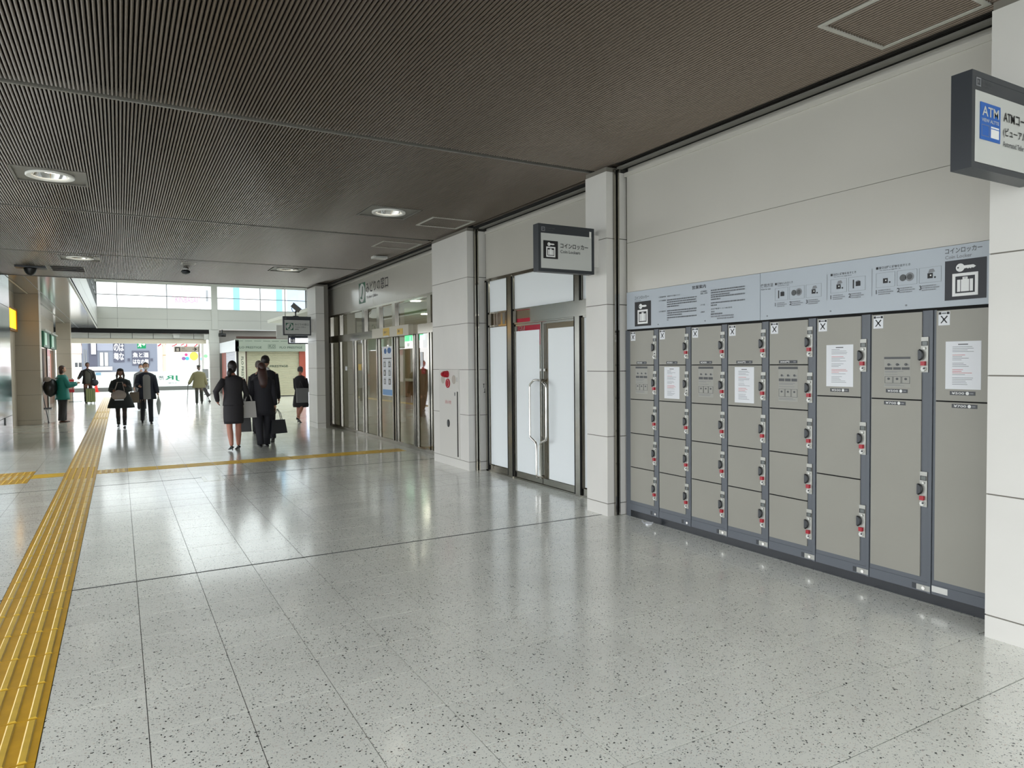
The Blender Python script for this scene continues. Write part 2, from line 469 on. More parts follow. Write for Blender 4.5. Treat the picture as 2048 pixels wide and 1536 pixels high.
# hatches
def hatch(x0, x1, y0, y1, label):
    b = MB(); F = FZ(3.5)
    b.frame(lambda a, c, n: (a, c, 3.5 - n), x0, x1, y0, y1, .028, -.03, .006, mat('hatch_frame_alu', (186, 184, 176), .45))
    e = empty('ceiling_hatch', ((x0 + x1) / 2, (y0 + y1) / 2, 3.5), label=label, cat='ceiling hatch', group='ceiling access hatches')
    b.build('frame', e)
    MB().box(x0 + .03, x1 - .03, y0 + .03, y1 - .03, 3.548, 3.556, M_DARK).build('back_panel', e)
hatch(3.60, 4.22, 2.06, 2.69, 'large aluminium framed ceiling hatch above the coin lockers')
hatch(3.68, 4.31, 8.59, 9.21, 'aluminium framed ceiling hatch nearer the pillar top, next to the downlight')
hatch(3.69, 4.35, 10.62, 11.22, 'aluminium framed ceiling hatch farther down, above the ticket office side')
hatch(1.07, 1.33, 14.5, 14.78, 'small square ceiling hatch beside the smoke detector')
e = empty('ceiling_vent', (-.84, 16.4, 3.5), label='dark slotted air vent in the ceiling by the dome camera', cat='vent')
b = MB().frame(lambda a, c, n: (a, c, 3.5 - n), -1.15, -.54, 16.0, 16.9, .03, -.03, .005, M_CTRIM); b.build('frame', e)
for k in range(3): MB().box(-1.12, -.57, 16.1 + k * .27, 16.22 + k * .27, 3.494, 3.499, M_DARK).build('slot', e)
e = empty('dome_camera', (-1.46, 16.4, 3.5), label='black dome security camera under the ceiling at far left', cat='camera')
MB().box(-1.70, -1.2, 16.25, 16.55, 3.47, 3.50, M_SIGN).build('mounting_plate', e)
MB().ball((-1.46, 16.4, 3.47), .11, .11, .14, M_BLKP, z0=-1, z1=0).build('dome', e, smooth=True)
e = empty('smoke_detector', (1.2, 15.3, 3.5), label='round smoke detector hanging under the far ceiling', cat='detector')
MB().loft([(1.2, 15.3, 3.5, .05, .05), (1.2, 15.3, 3.44, .05, .05)], M_WHITEP, 14).build('base', e, smooth=True)
MB().ball((1.2, 15.3, 3.42), .085, .085, .05, M_SIGN).build('sensor_head', e, smooth=True)
e = empty('ceiling_sensor', (4.16, 12.2, 3.5), label='small white box sensor on the ceiling above the ticket office fascia', cat='sensor')
MB().box(4.03, 4.29, 12.12, 12.28, 3.455, 3.5, M_WHITEP).build('housing', e)
MB().box(4.06, 4.26, 12.09, 12.12, 3.465, 3.49, M_SFACE).build('lens_cover', e)

# ---------------------------------------------------------------- right wall and its bays
wall_right = MB().box(4.47, 4.55, -7.5, 5.5, 0, 3.62, M_WALL).build('wall_right', kind='structure')
def wp(x, y0, y1, z0, z1, m=M_WALL, parent=None, name='panel', t=.03):
    return MB().box(x, x + t, y0, y1, z0, z1, m).build(name, parent or wall_right)
wp(4.43, 2.03, 5.47, 2.24, 2.725, M_WALL); wp(4.43, 2.03, 5.47, 2.729, 3.40, M_WALL); wp(4.434, 2.03, 5.47, 2.72, 2.735, M_CGAP)
wp(4.43, -7.5, .75, 0, 1.4); wp(4.43, -7.5, .75, 1.41, 2.72); wp(4.43, -7.5, .75, 2.735, 3.40)
wp(4.6, 5.9, 8.85, 2.722, 3.40, M_FASC, t=.05)
wp(4.6, 10.22, 13.9, 2.735, 3.40, M_FASC, t=.05); wp(4.6, 13.905, 17.45, 2.735, 3.40, M_FASC, t=.05)
MB().box(4.65, 4.75, 5.5, 17.5, 2.74, 3.62, M_WALL).build('header_core', wall_right)
JZ = [0, .125, .80, 1.455, 2.12, 2.775, 3.435]
def clad(root, x0, x1, y0, y1, m, front=True, side=True, side_x1=None, zj=JZ):
    for a, c in zip(zj[:-1], zj[1:]):
        g = .004
        MB().box(x0, x1, y0, y1, a + (g if a else 0), c - g, m).build('panel', root)
def column(x0, x1, y0, y1, label_y, mt=M_STONE):
    r = MB().box(x0 + .004, x1 + .1, y0 + .004, y1 - .004, 0, 3.475, M_CGAP).build('column', kind='structure')
    clad(r, x0, x1, y0, y1, mt)
    return r
column(4.165, 4.5, .75, 2.03, 0)
column(4.228, 4.31, 5.54, 5.89, 0)
column(4.34, 4.44, 8.93, 10.2, 0)
column(4.14, 4.34, 16.85, 17.7, 0)
# returns and expansion strips beside each column (facing the camera)
def ret(y, x0, xs0, xs1, x2, x3, yb):
    r = MB().box(xs0, x3 + .05, y + .02, yb, 0, 3.48, M_GROUT).build('wall_return', kind='structure')
    w = (xs1 - xs0)
    MB().box(xs0, xs0 + w * .28, y - .012, y + .02, 0, 3.46, M_STEEL).box(xs1 - w * .28, xs1, y - .012, y + .02, 0, 3.46, M_STEEL).build('joint_cover', r)
    MB().box(xs0 + w * .28, xs1 - w * .28, y + .012, y + .02, 0, 3.46, M_DARK).build('joint_gap', r)
    for a, c in zip(JZ[:-1], JZ[1:]):
        MB().box(x2, x3, y - .006, y + .05, a + .004, c - .004, M_STONE).build('panel', r)
    return r
ret(5.53, 4.31, 4.312, 4.372, 4.374, 4.468, 5.89)
r2 = ret(8.9, 4.44, 4.442, 4.50, 4.50, 4.62, 9.6)
ret(17.46, 4.34, 4.342, 4.44, 4.44, 4.60, 17.7)
gm = MB(); F = FY(8.893)
for (z, h, dx) in ((1.19, .06, .0), (1.12, .06, .012)): gm.frect(F, 4.565 + dx, 4.573 + dx, z, z + h, .0016, M_BLK); gm.frect(F, 4.555 + dx, 4.58 + dx, z + h - .01 if dx == 0 else z, z + h if dx == 0 else z + .01, .0016, M_BLK)
gm.build('scratch_mark', r2)

# ---- steel and glass door bay (x = 4.6)
XD = 4.6; F = FX(XD)
def part(p, name, m, *bx, **kw):
    b = MB()
    for q in bx: b.box(*q, m)
    return b.build(name, p, **kw)
dr = empty('door_1', (XD, 7.4, 0), kind='structure')
part(dr, 'frame_post', M_STEEL, (XD - .02, XD + .08, 8.79, 8.86, 0, 2.72))
part(dr, 'frame_post', M_STEEL, (XD - .03, XD + .06, 8.075, 8.19, 0, 2.72))
part(dr, 'frame_post', M_STEEL, (XD - .03, XD + .06, 6.50, 6.60, 0, 2.72))
part(dr, 'head_rail', M_STEEL, (XD - .02, XD + .08, 5.9, 8.86, 2.70, 2.74))
part(dr, 'header_cover', M_STEEL, (XD - .035, XD + .10, 5.9, 7.58, 2.075, 2.25))
part(dr, 'transom_bar', M_STEEL, (XD - .01, XD + .05, 5.9, 8.79, 2.24, 2.262))
part(dr, 'transom_bar', M_STEEL, (XD - .01, XD + .05, 5.9, 8.79, 2.058, 2.078))
part(dr, 'threshold', M_STEEL, (XD - .02, XD + .1, 5.9, 8.86, 0, .018))
part(dr, 'mullion', M_STEEL, (XD + .0, XD + .05, 8.37, 8.42, 2.07, 2.25))
for y in (8.785, 8.07, 8.195, 6.495, 6.605): MB().box(XD - .032, XD - .010, y - .007, y + .007, .02, 2.70, M_DARK).build('gasket', dr)
# panes with white film
def pane(y0, y1, z0, z1, fy0, fy1, fz0, fz1, film=True):
    p = MB().box(XD + .02, XD + .028, y0, y1, z0, z1, M_GLASS).build('glass_pane', dr)
    if film: MB().box(XD + .017, XD + .0195, fy0, fy1, fz0, fz1, M_FILM).build('white_film', p)
pane(8.19, 8.79, .09, 2.06, 8.19, 8.77, .10, 2.05)
pane(8.19, 8.79, 2.262, 2.70, 8.20, 8.77, 2.265, 2.70)
pane(6.60, 8.075, 2.262, 2.70, 6.62, 8.06, 2.265, 2.70)
pane(5.9, 6.50, 2.262, 2.70, 5.9, 6.49, 2.265, 2.70)
pane(5.9, 6.50, .1, 2.06, 5.9, 6.47, .11, 2.055)
pane(7.6, 8.79, 2.078, 2.24, 0, 0, 0, 0, False)
part(dr, 'bottom_rail', M_STEEL, (XD - .01, XD + .05, 8.19, 8.79, .018, .09))
part(dr, 'bottom_rail', M_STEEL, (XD - .01, XD + .05, 5.9, 6.50, .018, .10))
def leaf(y0, y1, fy0, fy1, hy, sgn, stile_near):
    lf = MB()
    lf.box(XD + .0, XD + .045, y0, y1, .022, .095, M_STEEL).box(XD, XD + .045, y0, y1, 2.03, 2.055, M_STEEL)
    lf.box(XD, XD + .045, y0, y0 + .03, .095, 2.03, M_STEEL).box(XD, XD + .045, y1 - .03, y1, .095, 2.03, M_STEEL)
    d = lf.build('door_leaf', dr)
    MB().box(XD + .02, XD + .028, y0 + .03, y1 - .03, .095, 2.03, M_GLASS).build('glass_pane', d)
    MB().box(XD + .017, XD + .0195, fy0, fy1, .10, 1.965, M_FILM).build('white_film', d)
    h = MB(); x = XD - .075
    pts = [(XD, hy, 1.325), (x, hy, 1.33), (x, hy + sgn * .05, 1.325), (x, hy + sgn * .145, 1.27), (x, hy + sgn * .15, 1.24), (x, hy + sgn * .15, .64), (x, hy + sgn * .145, .60), (x, hy + sgn * .02, .55), (x, hy, .52), (x, hy, .14), (x, hy, .115), (XD, hy, .11)]
    h.tube(pts, .0135, M_CHROME, 10).build('pull_handle', d, smooth=True)
    MB().box(XD - .004, XD, hy - .02, hy + .02, 1.44, 1.47, M_WHITEP).build('lock_tag', d)
leaf(7.36, 8.07, 7.44, 8.03, 7.385, 1, True)
leaf(6.605, 7.345, 6.63, 7.235, 7.30, -1, False)
room = MB().box(8.0, 8.05, 3.0, 9.0, 0, 3.4, mat('back_room_wall', (176, 168, 150), .7)).box(4.7, 8, 2.95, 3.0, 0, 3.4, MATS['back_room_wall']).box(4.7, 8, 9.0, 9.05, 0, 3.4, MATS['back_room_wall']).box(4.76, 8.05, 2.95, 9.05, 3.3, 3.4, MATS['back_room_wall'])
room.build('wall_back_room', kind='structure')
e = empty('shop_sign_reflection', (5.1, 8.5, 1.8), label='crimson board with mirrored white letters, standing in for a shop sign reflected in the glass above the filmed door', cat='signboard')
b = MB().box(5.1, 5.16, 8.14, 8.98, 1.80, 2.19, mat('crimson_reflection', (176, 22, 56), .4, emit=.12)).build('board', e)  # faintly glowing board stands in for a shop sign reflected in the glass
b = MB(); b.text(FX(5.1), 'NEWS', -8.95, 1.96, .13, M_WHITE, .002, w=.34, mirror=True); b.build('lettering', e)

for k in range(2):  # lamps added to brighten the dark back room
    e = empty('back_room_fill_lamp', (6.4, 5.2 + k * 2.4, 3.3), label='added lamp brightening the room behind the filmed doors', cat='ceiling light', group='added lamps in the room behind the filmed doors')
    MB().box(6.0, 6.8, 5.1 + k * 2.4, 5.3 + k * 2.4, 3.26, 3.3, mat('fill_lamp_glow', (255, 250, 238), .5, emit=5)).build('tube', e)
# ---- ticket office front (x = 4.6)
tk = empty('window_1', (XD, 14, 0), kind='structure')
part(tk, 'head_rail', M_STEEL, (XD - .02, XD + .08, 10.22, 17.3, 2.70, 2.74))
for (a, c) in ((17.18, 17.3), (16.35, 16.50), (14.46, 14.64), (13.49, 13.65), (12.58, 12.74), (10.84, 11.0)):
    part(tk, 'mullion', M_STEEL, (XD - .02, XD + .08, a, c, 2.24, 2.70))
part(tk, 'transom', M_STEEL, (XD - .03, XD + .1, 10.2, 17.2, 2.075, 2.235))
part(tk, 'bottom_rail', M_STEEL, (XD - .01, XD + .06, 10.2, 17.3, 0, .07))
part(tk, 'door_operator_cover', mat('operator_cover', (168, 163, 148), .35, metal=.6), (XD - .12, XD - .03, 11.62, 13.66, 2.06, 2.25))
for (a, c) in ((17.22, 17.3), (16.42, 16.5), (15.26, 15.34), (14.56, 14.66), (13.64, 13.72), (12.72, 12.78), (12.58, 12.63), (11.63, 11.69), (11.56, 11.60), (10.93, 11.0), (10.82, 10.88)):
    part(tk, 'post', M_STEEL, (XD - .02, XD + .06, a, c, .07, 2.075))
for y in (17.21, 16.41, 15.25, 14.55, 13.63, 12.71, 12.57, 11.62, 11.55, 10.92): MB().box(XD - .022, XD - .008, y - .007, y + .007, .07, 2.07, M_DARK).build('gasket', tk)
for (a, c) in ((16.5, 17.2), (15.34, 16.42), (14.66, 15.26), (13.72, 14.56), (12.78, 13.64), (11.69, 12.58), (11.0, 11.56), (10.2, 10.82)):
    part(tk, 'glass_pane', M_GLASS2, (XD + .02, XD + .028, a, c, .07, 2.075))
for (a, c) in ((16.5, 17.2), (14.64, 16.35), (13.65, 14.46), (12.74, 13.49), (11.0, 12.58), (10.2, 10.84)):
    part(tk, 'glass_pane', M_GLASS2, (XD + .02, XD + .028, a, c, 2.235, 2.70))
yst = mat('yellow_sticker', (206, 172, 74), .5)
b = MB(); Fo = FX(XD - .12)
b.fbox(Fo, -12.98, -12.62, 2.075, 2.235, 0, .002, yst); b.fbox(Fo, -12.2, -11.9, 2.085, 2.19, 0, .002, yst); b.fbox(Fo, -12.95, -12.66, 2.06, 2.09, 0, .003, M_SFACE)
b.text(Fo, '自動ドア', -12.93, 2.13, .05, M_GREYP, .003); b.text(Fo, '自動', -12.16, 2.12, .05, M_GREYP, .003)
b.build('yellow_notice_stickers', tk)
e = empty('ticket_office_lettering', (XD, 13.9, 3.1), label='ticket office name and green emblem on the white fascia', cat='sign')
Fs = FX(XD)
def seat_emblem(b, F, a0, a1, z0, z1, n, green, white):
    w = a1 - a0; h = z1 - z0
    b.fbox(F, a0, a1, z0, z1, 0, n, green)
    b.disc(F, (a0 + a1) / 2, (z0 + z1) / 2, w * .46, n + .001, white, 28, ry=h * .46)
    g = lambda u, v: (a0 + w * u, z0 + h * v)
    b.poly(F, [g(*p) for p in ((.60, .84), (.70, .80), (.66, .52), (.52, .30), (.60, .22), (.30, .20), (.22, .30), (.40, .34), (.50, .52), (.54, .78))], n + .002, green)
b = MB(); seat_emblem(b, Fs, -14.87, -14.43, 2.86, 3.30, .004, M_GREEN, M_WHITE); b.build('emblem', e)
b = MB(); b.text(Fs, 'みどりの窓口', -14.38, 3.05, .225, M_BLK, .0025, w=1.40); b.text(Fs, 'Ticket Office', -14.36, 2.93, .06, M_LGREYP, .0025, w=.75); b.build('lettering', e)
# poster on the ticket office glass
e = empty('poster', (XD, 13.1, 1.4), label='tall white and blue poster with two blue discs on the ticket office glass', cat='poster')
Fp = FX(XD + .016)
b = MB().fbox(Fp, -13.45, -12.79, .915, 1.89, 0, .003, M_PAPER); b.build('sheet', e)
b = MB(); pb = mat('poster_blue', (40, 92, 150), .5); lb_ = mat('poster_pale_blue', (120, 160, 205), .5)
b.disc(Fp, -13.25, 1.80, .08, .004, pb, 20, ry=.055); b.disc(Fp, -13.02, 1.81, .11, .004, pb, 22, ry=.06)
b.frect(Fp, -13.43, -12.81, .93, 1.04, .004, lb_)
for r_ in range(3):
    for c_ in range(2):
        a = -13.36 + c_ * .28; z = 1.14 + r_ * .17
        b.frect(Fp, a, a + .13, z, z + .115, .004, M_BLKP if (r_ + c_) % 2 else M_LGREYP)
        b.frect(Fp, a + .03, a + .09, z + .02, z + .09, .005, M_SFACE)
        b.frect(Fp, a, a + .16, z + .132, z + .138, .004, M_LGREYP)
b.frect(Fp, -13.38, -12.9, 1.645, 1.665, .004, M_GREYP)
b.build('print', e)
for (y, z, w, h, lb2, m_) in ((14.95, 1.48, .22, .14, 'small yellow notice stuck on the ticket office door glass', yst), (11.35, 1.62, .12, .26, 'narrow white notice on the ticket office glass nearest the pillar', M_PAPER), (16.0, 1.45, .14, .1, 'small white notice on the far ticket office glass', M_PAPER)):
    MB().fbox(FX(XD + .016), -y - w / 2, -y + w / 2, z - h / 2, z + h / 2, 0, .003, m_).build('notice', None, label=lb2, cat='notice')
# ticket office interior
wm = mat('office_wall', (188, 176, 150), .6); tan = mat('office_wood', (140, 104, 76), .5); cl = mat('office_ceiling', (190, 190, 180), .7)
iw = MB().box(11, 11.1, 9.1, 26, 0, 3.3, wm).box(4.7, 11, 9.05, 9.12, 0, 3.3, wm).box(6.6, 11, 26, 26.1, 0, 3.3, wm).box(6.5, 6.6, 17.45, 26.1, 0, 5.9, M_STONE).box(4.7, 6.6, 17.40, 17.5, 0, 5.9, M_STONE)
iw.box(4.66, 11.1, 9.1, 26, 3.05, 3.15, cl)
iw.build('wall_ticket_office', kind='structure')
for (x, y) in ((6.2, 13.0), (8.2, 13), (6.8, 18.4), (8.1, 19.6), (6.9, 20.8), (8.2, 24.6), (7.2, 24.9), (6.2, 15.6), (8.2, 16), (9.6, 22)):
    e = empty('office_downlight', (x, y, 3.05), label='round lamp glowing inside the ticket office', cat='ceiling light', group='lamps inside the ticket office')
    MB().disc(FZ(3.05), x, y, .12, .004, mat('office_lamp', (255, 250, 238), .5, emit=18), 18, th=.01).build('glowing_disc', e)
e = empty('ticket_counter', (9.0, 19, 0), label='wooden ticket counter deep inside the glazed office', cat='counter')
MB().box(8.6, 9.2, 14, 25, 0, .95, tan).build('counter_front', e); MB().box(8.5, 9.3, 13.9, 25.1, .95, 1.0, M_WHITEP).build('counter_top', e)
e = empty('lit_ticket_sign', (7.5, 19, 2.3), label='green and white lit board hanging inside the ticket office', cat='signboard')
gl = mat('lit_green', (70, 165, 120), .5, emit=1.2)
MB().box(7.48, 7.55, 18.3, 20.2, 2.22, 2.40, gl).build('green_band', e); b = MB().box(7.48, 7.52, 18.4, 19.9, 2.0, 2.21, M_ILLUM); b.build('white_board', e)
b = MB(); b.text(FX(7.48), 'きっぷ', -19.9, 2.26, .1, M_WHITE, .003); b.text(FX(7.48), '案内', -19.5, 2.05, .11, M_GREYP, .003); b.build('lettering', e)
e = empty('display_rack', (6.9, 17.0, 0), label='tan partition with red and white leaflets inside the ticket office', cat='partition')
MB().box(7.6, 7.68, 16.5, 18.9, 0, 2.0, tan).build('board', e)
for k in range(5): MB().box(7.575, 7.60, 16.6 + k * .45, 16.85 + k * .45, 1.25, 1.6, M_PAPER if k % 2 else M_REDP).build('leaflet', e)

# ---------------------------------------------------------------- coin lockers
XL = 4.43
SEAM = [5.432, 5.008, 4.583, 4.157, 3.733, 3.309, 2.888, 2.473, 2.045]
ROW5 = [.159, .501, .840, 1.177, 1.515, 1.852]
PRINT = random.Random(3)
def dashes(b, F, a0, a1, z, h, m, n=.003, seed=None):
    a = a0
    while a < a1:
        w = h * PRINT.uniform(.45, .95)
        b.frect(F, a, min(a + w, a1), z, z + h, n, m); a += w + h * .5
def notice(parent, F, a0, a1, z0, z1):
    b = MB().fbox(F, a0, a1, z0, z1, 0, .0012, M_PAPER)
    w = a1 - a0; h = z1 - z0
    b.frect(F, a0 + w * .36, a0 + w * .64, z1 - h * .075, z1 - h * .055, .002, M_GREYP)
    for k in range(24):
        zz = z1 - h * (.12 + .034 * k)
        if k in (4, 9, 13, 18): continue
        b.frect(F, a0 + w * .2, a0 + w * PRINT.uniform(.45, .8), zz, zz + h * .009, .002, M_REDP if k in (5, 14, 15, 16) else M_LGREYP)
    b.build('taped_notice', parent, label='white printed notice sheet')
def decal(parent, F, a0, a1, z0, z1, dark=True):
    b = MB(); w = a1 - a0; h = z1 - z0; g = M_GREYP
    U = lambda u: a0 + w * u
    V = lambda v: z0 + h * v
    ln = mat('decal_ground', (158, 157, 150), .5)
    b.frect(F, a0, a1, z0, z1, .0008, ln)
    b.frect(F, a0, a1, V(.93), V(1), .002, g)
    for k in range(3):
        u = .03 + k * .325
        b.frect(F, U(u), U(u + .29), V(.58), V(.66), .002, g)
        b.disc(F, U(u + .15), V(.75), w * .06, .002, g, 10, ry=w * .05)
        b.frect(F, U(u + .18), U(u + .26), V(.72), V(.76), .002, M_LGREYP)
        b.frame(F, U(u), U(u + .30), V(.13), V(.36), w * .012, .001, .002, g)
        b.disc(F, U(u + .15), V(.28), w * .055, .002, g, 10, ry=w * .045)
    for v in (.49, .52, .42, .05, .08): b.frect(F, U(.03), U(PRINT.uniform(.5, .9)), V(v), V(v + .012), .002, M_LGREYP)
    b.build('instruction_decal', parent)
def price(parent, F, ac, zc, txt, coin=True, w=.145, h=.024):
    b = MB().fbox(F, ac - w / 2, ac + w / 2, zc - h / 2, zc + h / 2, 0, .0015, M_SIGN)
    b.text(F, txt, ac - w * .42, zc - h * .3, h * .6, M_WHITE, .003, w=w * .5)
    if coin: b.disc(F, ac + w * .2, zc, h * .42, .003, M_WHITE, 14)
    b.frect(F, ac + w * .3, ac + w * .44, zc - h * .16, zc + h * .16, .003, M_LGREYP)
    b.build('price_label', parent)
def xsticker(parent, F, a0, z1, w=.068, h=.085):
    b = MB().fbox(F, a0, a0 + w, z1 - h, z1, 0, .0012, M_PAPER)
    b.frect(F, a0 + .002, a0 + w * .26, z1 - .018, z1 - .003, .002, M_BLK); b.frect(F, a0 + w * .74, a0 + w - .002, z1 - .018, z1 - .003, .002, M_BLK)
    b.frect(F, a0 + w * .3, a0 + w * .7, z1 - .016, z1 - .006, .002, M_LGREYP)
    cx, cz = a0 + w * .5, z1 - h * .58; r = .021
    for s in (1, -1):
        b.poly(F, [(cx - r, cz - s * r * 1.0), (cx - r * .75, cz - s * r * 1.15), (cx + r * 1.1, cz + s * r * .9), (cx + r * .8, cz + s * r * 1.15)] if s > 0 else [(cx - r, cz + r), (cx - r * .7, cz + r * 1.15), (cx + r * .95, cz - r * .95), (cx + r * .65, cz - r * 1.1)], .002, M_BLK)
    b.disc(F, cx, cz, .008, .0022, M_BLK, 8)
    b.build('prohibition_sticker', parent)
def lock(root, F, yl, yr, zt, tagred=True):
    """vertical lock plate; yl/yr edges (yl larger y), top zt, height .222"""
    a0, a1 = -yl, -yr
    p = MB().fbox(F, a0, a1, zt - .222, zt, .0, .006, M_PLATE).build('lock_plate', root)
    MB().frame(F, a0 + .004, a1 - .003, zt - .055, zt - .026, .003, .006, .010, M_BLKP).fbox(F, a0 + .007, a1 - .006, zt - .052, zt - .029, .006, .0075, M_DISP).build('display', p)
    c = (a0 + a1) / 2
    MB().disc(F, c, zt - .071, .009, .006, M_PLATE, 14, th=.006).disc(F, c, zt - .071, .006, .012, M_WHITEP, 12, th=.001).build('coin_button', p)
    pts = [(a0 - .012, zt - .080), (a0 - .004, zt - .080)] + [(a0 - .004 + .024 * math.sin(t), zt - .1125 + .0325 * math.cos(t)) for t in [math.pi * q / 10 for q in range(1, 10)]] + [(a0 - .004, zt - .145), (a0 - .012, zt - .145)]
    h = MB().poly(F, pts, .006, M_SIGN, .014)
    h.tube([F(a, z, .02) for a, z in pts[1:-1]], .0045, M_BLKP, 6); h.build('handle', p)
    if tagred: MB().fbox(F, c - .016, c + .010, zt - .180, zt - .153, .006, .024, M_RED).build('red_key_tag', p)
    k = MB().disc(F, c - .004, zt - .202, .014, .006, M_WHITEP, 14, th=.012)
    k.disc(F, c + .004, zt - .198, .006, .018, M_SIGN, 10, th=.003)
    if not tagred: k.disc(F, c, zt - .17, .005, .006, M_SIGN, 10, th=.006)
    k.build('key_cylinder', p)
FLk = FX(XL)
LOOK = ['first coin locker column, touching the slim white pillar', 'second coin locker column from the slim pillar, white notice on its second door', 'third coin locker column from the slim pillar, grey decal on its second door', 'fourth coin locker column from the slim pillar, white notice on its second door', 'fifth coin locker column from the slim pillar, grey decal, last with five doors', 'coin locker column with three larger doors, white notice on the top one', 'coin locker column with two tall doors and a grey decal', 'nearest coin locker column, two tall doors, beside the big white column']
for i in range(8):
    y1, y0 = SEAM[i], SEAM[i + 1]
    e = empty('coin_locker', (XL, (y0 + y1) / 2, 0), label=LOOK[i], cat='locker', group='coin lockers in a row along the wall')
    dl_, dr_ = y1 - .010, y0 + .070          # door edges
    if i == 7: dl_, dr_ = 2.453, 2.105
    MB().box(XL + .004, XL + .03, y0 + .0015, y1 - .0015, .064, 1.854, M_LFRAME).box(XL - .004, XL + .004, y0 + .0015, y0 + .022, .064, 1.854, M_LFRAME).build('carcass', e)
    MB().box(XL + .0, XL + .03, y0 + .0015, y1 - .0015, .066, .128, M_LFRAME).build('base_panel', e)
    MB().box(XL + .006, XL + .03, y0, y1, 0, .066, M_BLACK).build('plinth', e)
    rows = ROW5 if i < 5 else ([.156, .723, 1.290, 1.852] if i == 5 else [.156, 1.288, 1.853])
    for r_, (a, c) in enumerate(zip(rows[:-1], rows[1:])):
        d = MB().box(XL - .004, XL + .004, dr_, dl_, a + .004, c - .005, M_LDOOR).build('door', e)
        MB().box(XL + .001, XL + .0035, dr_, dl_, c - .005, c + .004, M_DARK).build('door_gap', e)
        Fd = FX(XL - .004); top = r_ == len(rows) - 2; ac = -(dl_ + dr_) / 2
        if top:
            xsticker(d, Fd, -dl_ + .012, c - .012)
            if i < 3: price(d, Fd, ac, a + .022, '¥300', False)
            elif i < 5: price(d, Fd, ac, a + .022, '300円', False, .165)
            elif i == 5: notice(d, Fd, -3.222, -3.013, 1.36, 1.655); price(d, Fd, -3.117, 1.335, '¥500')
            elif i == 6: decal(d, Fd, -2.789, -2.613, 1.365, 1.565); price(d, Fd, -2.703, 1.342, '¥500')
            else: notice(d, Fd, -2.396, -2.193, 1.364, 1.655); price(d, Fd, -2.296, 1.340, '¥500')
        elif r_ == len(rows) - 3:
            if i in (1, 3): notice(d, Fd, ac - .10, ac + .10, 1.205, 1.497)
            elif i in (0, 2, 4): decal(d, Fd, ac - .088, ac + .088, 1.235, 1.500)
            elif i >= 6: price(d, Fd, ac - .005, 1.262, '¥700')
        if i < 5: zt = c - .058
        elif i == 5: zt = (1.689, 1.12, .549)[len(rows) - 2 - r_]
        else: zt = 1.688 if top else .834
        if i < 7: lock(e, FLk, dr_ + .003, dr_ - .042, zt, not ((i == 0 and top) or (i == 1 and r_ == 3)))
    yb = y0 + .035
    if i < 7:
        MB().fbox(FLk, -yb - .055, -yb + .03, .074, .109, 0, .005, M_PLATE if i >= 2 else M_LFRAME).fbox(FLk, -yb - .085, -yb - .06, .074, .109, 0, .002, M_SIGN).disc(FLk, -yb - .01, .091, .011, .005, M_CHROME, 12, th=.006).build('base_lock', e)
    else:
        MB().fbox(FLk, -2.468, -2.372, .083, .121, 0, .002, mat('aluminium_nameplate', (200, 200, 196), .3, metal=.5)).build('nameplate', e)
MB().box(XL + .004, XL + .03, SEAM[0], 5.5, 0, 1.862, M_LFRAME).build('end_filler', wall_right)

# ---- instruction board above the lockers
def picto(b, F, a0, a1, z0, z1, n=.004, black=M_BLK, white=M_WHITE):
    w = a1 - a0; h = z1 - z0
    b.frect(F, a0, a1, z0, z1, n - .002, black)
    g = lambda u, v: (a0 + w * u, z0 + h * v)
    b.disc(F, *g(.38, .80), w * .105, n, white, 20)
    b.disc(F, *g(.33, .80), w * .022, n + .001, black, 8)
    b.poly(F, [g(*p) for p in ((.46, .845), (.70, .845), (.76, .80), (.70, .765), (.66, .775), (.63, .755), (.60, .775), (.57, .755), (.54, .775), (.46, .765))], n + .0005, white)
    x0, z_0 = g(.19, .09); x1, z_1 = g(.81, .66)
    b.frame(F, x0, x1, z_0, z_1, w * .075, n - .001, n, white)
    sx0, sz0 = g(.31, .20); sx1, sz1 = g(.69, .50)
    b.frect(F, sx0, sx0 + (sx1 - sx0) * .20, sz0, sz1, n, white); b.frect(F, sx0 + (sx1 - sx0) * .24, sx0 + (sx1 - sx0) * .76, sz0, sz1, n, white); b.frect(F, sx1 - (sx1 - sx0) * .20, sx1, sz0, sz1, n, white)
    hx0, hz0 = g(.44, .50); hx1, hz1 = g(.56, .56)
    b.frame(F, hx0, hx1, hz0, hz1, w * .025, n - .001, n, white)
ib = empty('locker_instruction_board', (XL, 3.8, 1.87), label='long pale blue-grey instruction board mounted above the coin lockers', cat='signboard')
MB().box(XL - .012, XL + .0, 3.811, 5.462, 1.868, 2.236, M_BOARD).build('board_panel', ib)
MB().box(XL - .012, XL + .0, 2.031, 3.807, 1.868, 2.236, M_BOARD).build('board_panel', ib)
MB().box(XL - .004, XL + .02, 2.031, 5.462, 1.855, 1.868, M_DARK).build('shadow_gap', ib)
FB = FX(XL - .012)
b = MB(); picto(b, FB, -5.338, -5.100, 1.893, 2.131); b.build('pictogram', ib)
b = MB(); picto(b, FB, -2.400, -2.165, 1.905, 2.145, black=mat('charcoal_print', (40, 42, 48), .5)); b.build('pictogram', ib)
b = MB(); T = b.text
T(FB, 'コインロッカー', -5.338, 2.155, .032, M_GREYP, w=.21); T(FB, 'Coin Locker', -5.338, 2.137, .014, M_LGREYP)
T(FB, 'コインロッカー', -2.40, 2.187, .034, M_GREYP, w=.21); T(FB, 'Coin Locker', -2.40, 2.156, .022, M_LGREYP)
T(FB, '営業案内', -4.555, 2.180, .032, M_BLK, w=.165)
for zz, t in ((2.142, '1.営業時間'), (2.108, '2.使用期間'), (2.008, '3.使用料金')): T(FB, t, -4.99, zz, .0135, M_GREYP, w=.095)
